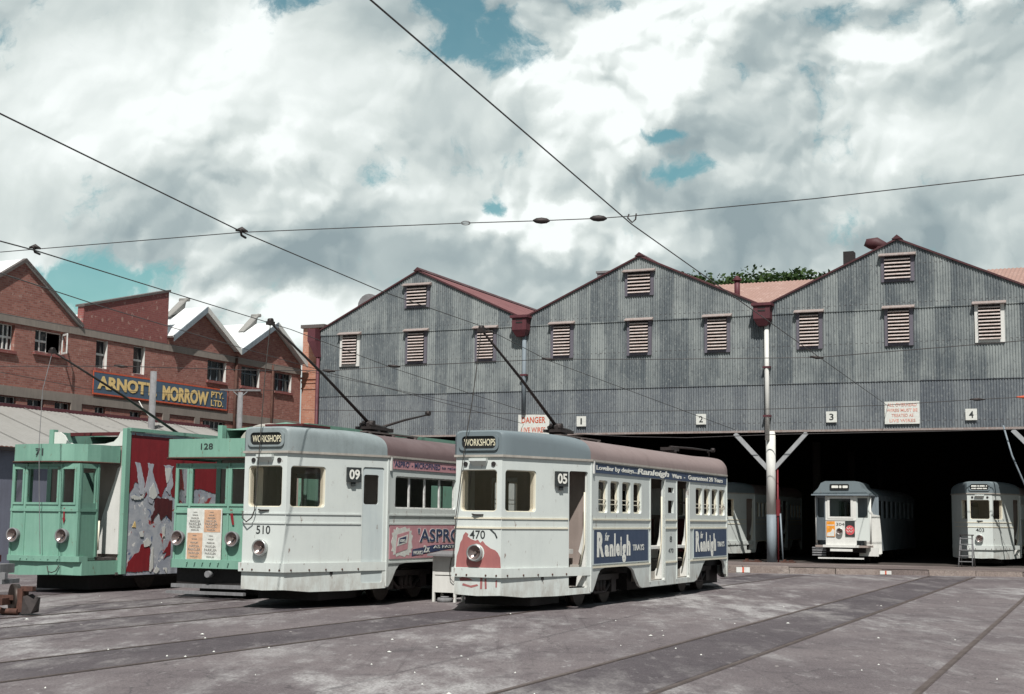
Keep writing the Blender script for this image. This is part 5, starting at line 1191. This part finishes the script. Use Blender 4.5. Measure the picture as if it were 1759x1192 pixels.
# upper span
s=[U_(-200,450,26.),U_(0,433,25.),U_(60,428,24.5),U_(415,399,22.7),U_(800,383,21.9),U_(930,379,21.5),U_(1028,375,21.3),U_(1085,371,21.2),U_(1400,341,20.),U_(1759,300,18.8),U_(2100,258,17.6)]
sp1=wire('span_wire',s,.0075,'highest cross wire spanning the whole sky with clamps and insulators')
def clamp(parent,P_,kind='clamp'):
    o=parent.location; p=P_-o; q=MB()
    if kind=='ins': q.tube([p+X*-.13,p+X*-.08,p,p+X*.08,p+X*.13],[.012,.04,.05,.04,.012],10); mt_=darkiron
    elif kind=='loop':
        q.tube([p+Vector((.07*math.cos(t*math.pi/6),0,.03*math.sin(t*math.pi/6))) for t in range(13)],.008,6); mt_=timber
    else:
        q.tube([p+Vector((-.1,0,.03)),p+Vector((0,0,.05)),p+Vector((.1,0,.01))],[.015,.045,.015],8); q.tube([p+Vector((0,-.1,.03)),p+Vector((.0,.0,-.05)),p+Vector((.04,.15,-.06))],.02,6); mt_=darkiron
    q.build({'ins':'insulator','loop':'wire_loop'}.get(kind,'clamp'),mt_,parent)
clamp(sp1,s[2]);clamp(sp1,s[3]);clamp(sp1,s[4],'loop');clamp(sp1,s[5],'ins');clamp(sp1,s[6],'ins')
q=MB(); pc=s[7]-sp1.location
q.tube([pc+Vector((.07,0,.04)),pc+Vector((.06,0,-.05)),pc+Vector((.0,-.1,-.12)),pc+Vector((-.06,0,-.03)),pc+Vector((-.04,0,.03))],.012,6); q.build('clamp',darkiron,sp1)
# middle span
s=[U_(-60,629,50),U_(208,629,52),U_(440,636,55),U_(565,637,57),U_(677,629,57),U_(942,617,55),U_(1130,617,54),U_(1403,614,53),U_(1759,585,50),U_(2000,560,48)]
sp2=wire('span_wire',s,.016,'middle cross wire in front of the iron gables at vent height')
for i in (1,3,4,5,7): 
    o=sp2.location; p=s[i]-o; q=MB(); q.tube([p+Vector((-.25,0,.03)),p+Vector((0,0,.0)),p+Vector((.25,0,-.02))],[.03,.07,.03],6); q.build('clamp',darkiron,sp2)
s=[fac_pt(520,704,-2),fac_pt(760,707,-2),fac_pt(940,712,-2),fac_pt(1051,708,-2),fac_pt(1340,702,-2),fac_pt(1517,696,-2),fac_pt(1679,686,-2),fac_pt(1759,682,-2),fac_pt(1900,675,-2)]
sp3=wire('span_wire',s,.014,'lowest cross wire just above the lintel of the iron shed')
for i,mt_ in ((6,darkiron),(7,signred)):
    p=s[i]-sp3.location; q=MB(); q.tube([p+X*-.3,p,p+X*.3],[.02,.07,.02],6); q.build('insulator',mt_,sp3)
s=[U_(-40,531,40),U_(200,575,48),U_(385,610,55),U_(565,645,60),fac_pt(835,702,-1)]
wire('feeder_wire',s,.010,'thin feeder wire sagging past the factory windows to the shed')
s=[U_(0,639,50),U_(150,668,54),U_(300,676,58),U_(413,668,63),U_(500,672,66)]
wire('feeder_wire',s,.012,'thin feeder wire crossing the blue factory sign')
s=[fac_pt(960,744,-.6),fac_pt(1080,750,-.6),fac_pt(1180,752,-.6),fac_pt(1340,746,-.6),fac_pt(1600,741,-.6),fac_pt(1759,737,-.6)]
wire('feeder_wire',s,.018,'cable slung along the underside of the shed lintel')

# ------------------------------------------------------------------ trees
def tree(name,loc,h,cr_,label,n=2600,ls=.5,group=None,seed=1,lean=(0,0),flat=.8):
    random.seed(seed); root=empty(name,loc); tag(root,label,'tree',group)
    q=MB(); th=h*.5; q.tube([(0,0,0),(lean[0]*.3,lean[1]*.3,th*.6),(lean[0]*.6,lean[1]*.6,th)],[h*.035,h*.028,h*.02],8)
    cen=[]
    for i in range(9):
        a=random.uniform(0,6.28); r_=cr_*random.uniform(.3,.75); c=Vector((lean[0]+r_*math.cos(a),lean[1]+r_*math.sin(a),h-cr_*flat+random.uniform(-.5,.75)*cr_*flat*.75)); cen.append((c,cr_*random.uniform(.32,.52)))
        q.tube([(lean[0]*.5,lean[1]*.5,th*.85),Vector((lean[0]*.5,lean[1]*.5,th)).lerp(c,.5)+Z*.2,c],[h*.014,h*.009,h*.004],6)
    q.build('trunk',bark,root)
    q=MB(); vs=[];fs=[]
    for i in range(n):
        c,r_=random.choice(cen); v=Vector((random.gauss(0,1),random.gauss(0,1),random.gauss(0,1))).normalized()*r_*(random.random()**.4)
        v.z*=.75; p=c+v; s_=ls*random.uniform(.5,1.2); a=Vector((random.gauss(0,1),random.gauss(0,1),random.gauss(0,.6))).normalized(); b_=a.cross(Vector((random.gauss(0,1),random.gauss(0,1),random.gauss(0,1)))).normalized()
        k=len(vs); vs+=[p-a*s_*.5,p-b_*s_*.28,p+a*s_*.5,p+b_*s_*.28]; fs.append((k,k+1,k+2,k+3))
    q.add(vs,fs); q.build('crown',leaf,root)
def tz(px,py,d): return unproj(px,py,d)
tr=[(1165,486,112,3.2,'small dark green treetop at the left end of the row behind the shed'),(1205,478,112,5.,'dark green treetop next to the red roof vent'),(1262,482,112,5.2,'low green treetop right of the red roof vent'),(1305,466,112,4.6,'tallest dark green treetop above the pink roof'),(1350,474,112,5.4,'green treetop just right of the tallest one'),(1398,472,112,5.2,'green treetop touching the left slope of the third gable'),(1440,472,118,4.0,'green treetop hidden behind the third gable')]
for i,(px,py,d,cr_,lb) in enumerate(tr):
    t=tz(px,py,d); gz=9.0; tree('tree',(t.x,t.y,gz),t.z-gz+.95,cr_,lb,5000,.42,'trees behind the shed',seed=20+i)
# scattered litter and stone chips on the yard
random.seed(11); q=MB()
for i in range(60):
    px,py=random.uniform(-40,1800),random.uniform(1000,1230); g_=onplane(px,py,Vector((0,0,0)),Z)
    s_=random.choice((.010,.012,.016,.02,.03)); n=random.randint(4,6); pts=[g_+Vector((s_*random.uniform(.6,1.3)*math.cos(6.28*k/n),s_*random.uniform(.6,1.3)*math.sin(6.28*k/n),.012)) for k in range(n)]
    q.add(pts+[g_+Z*.028 for _ in (0,)],[tuple(range(n))]+[(k,(k+1)%n,n) for k in range(n)])
tag(q.build('litter',adwhite),kind='stuff')
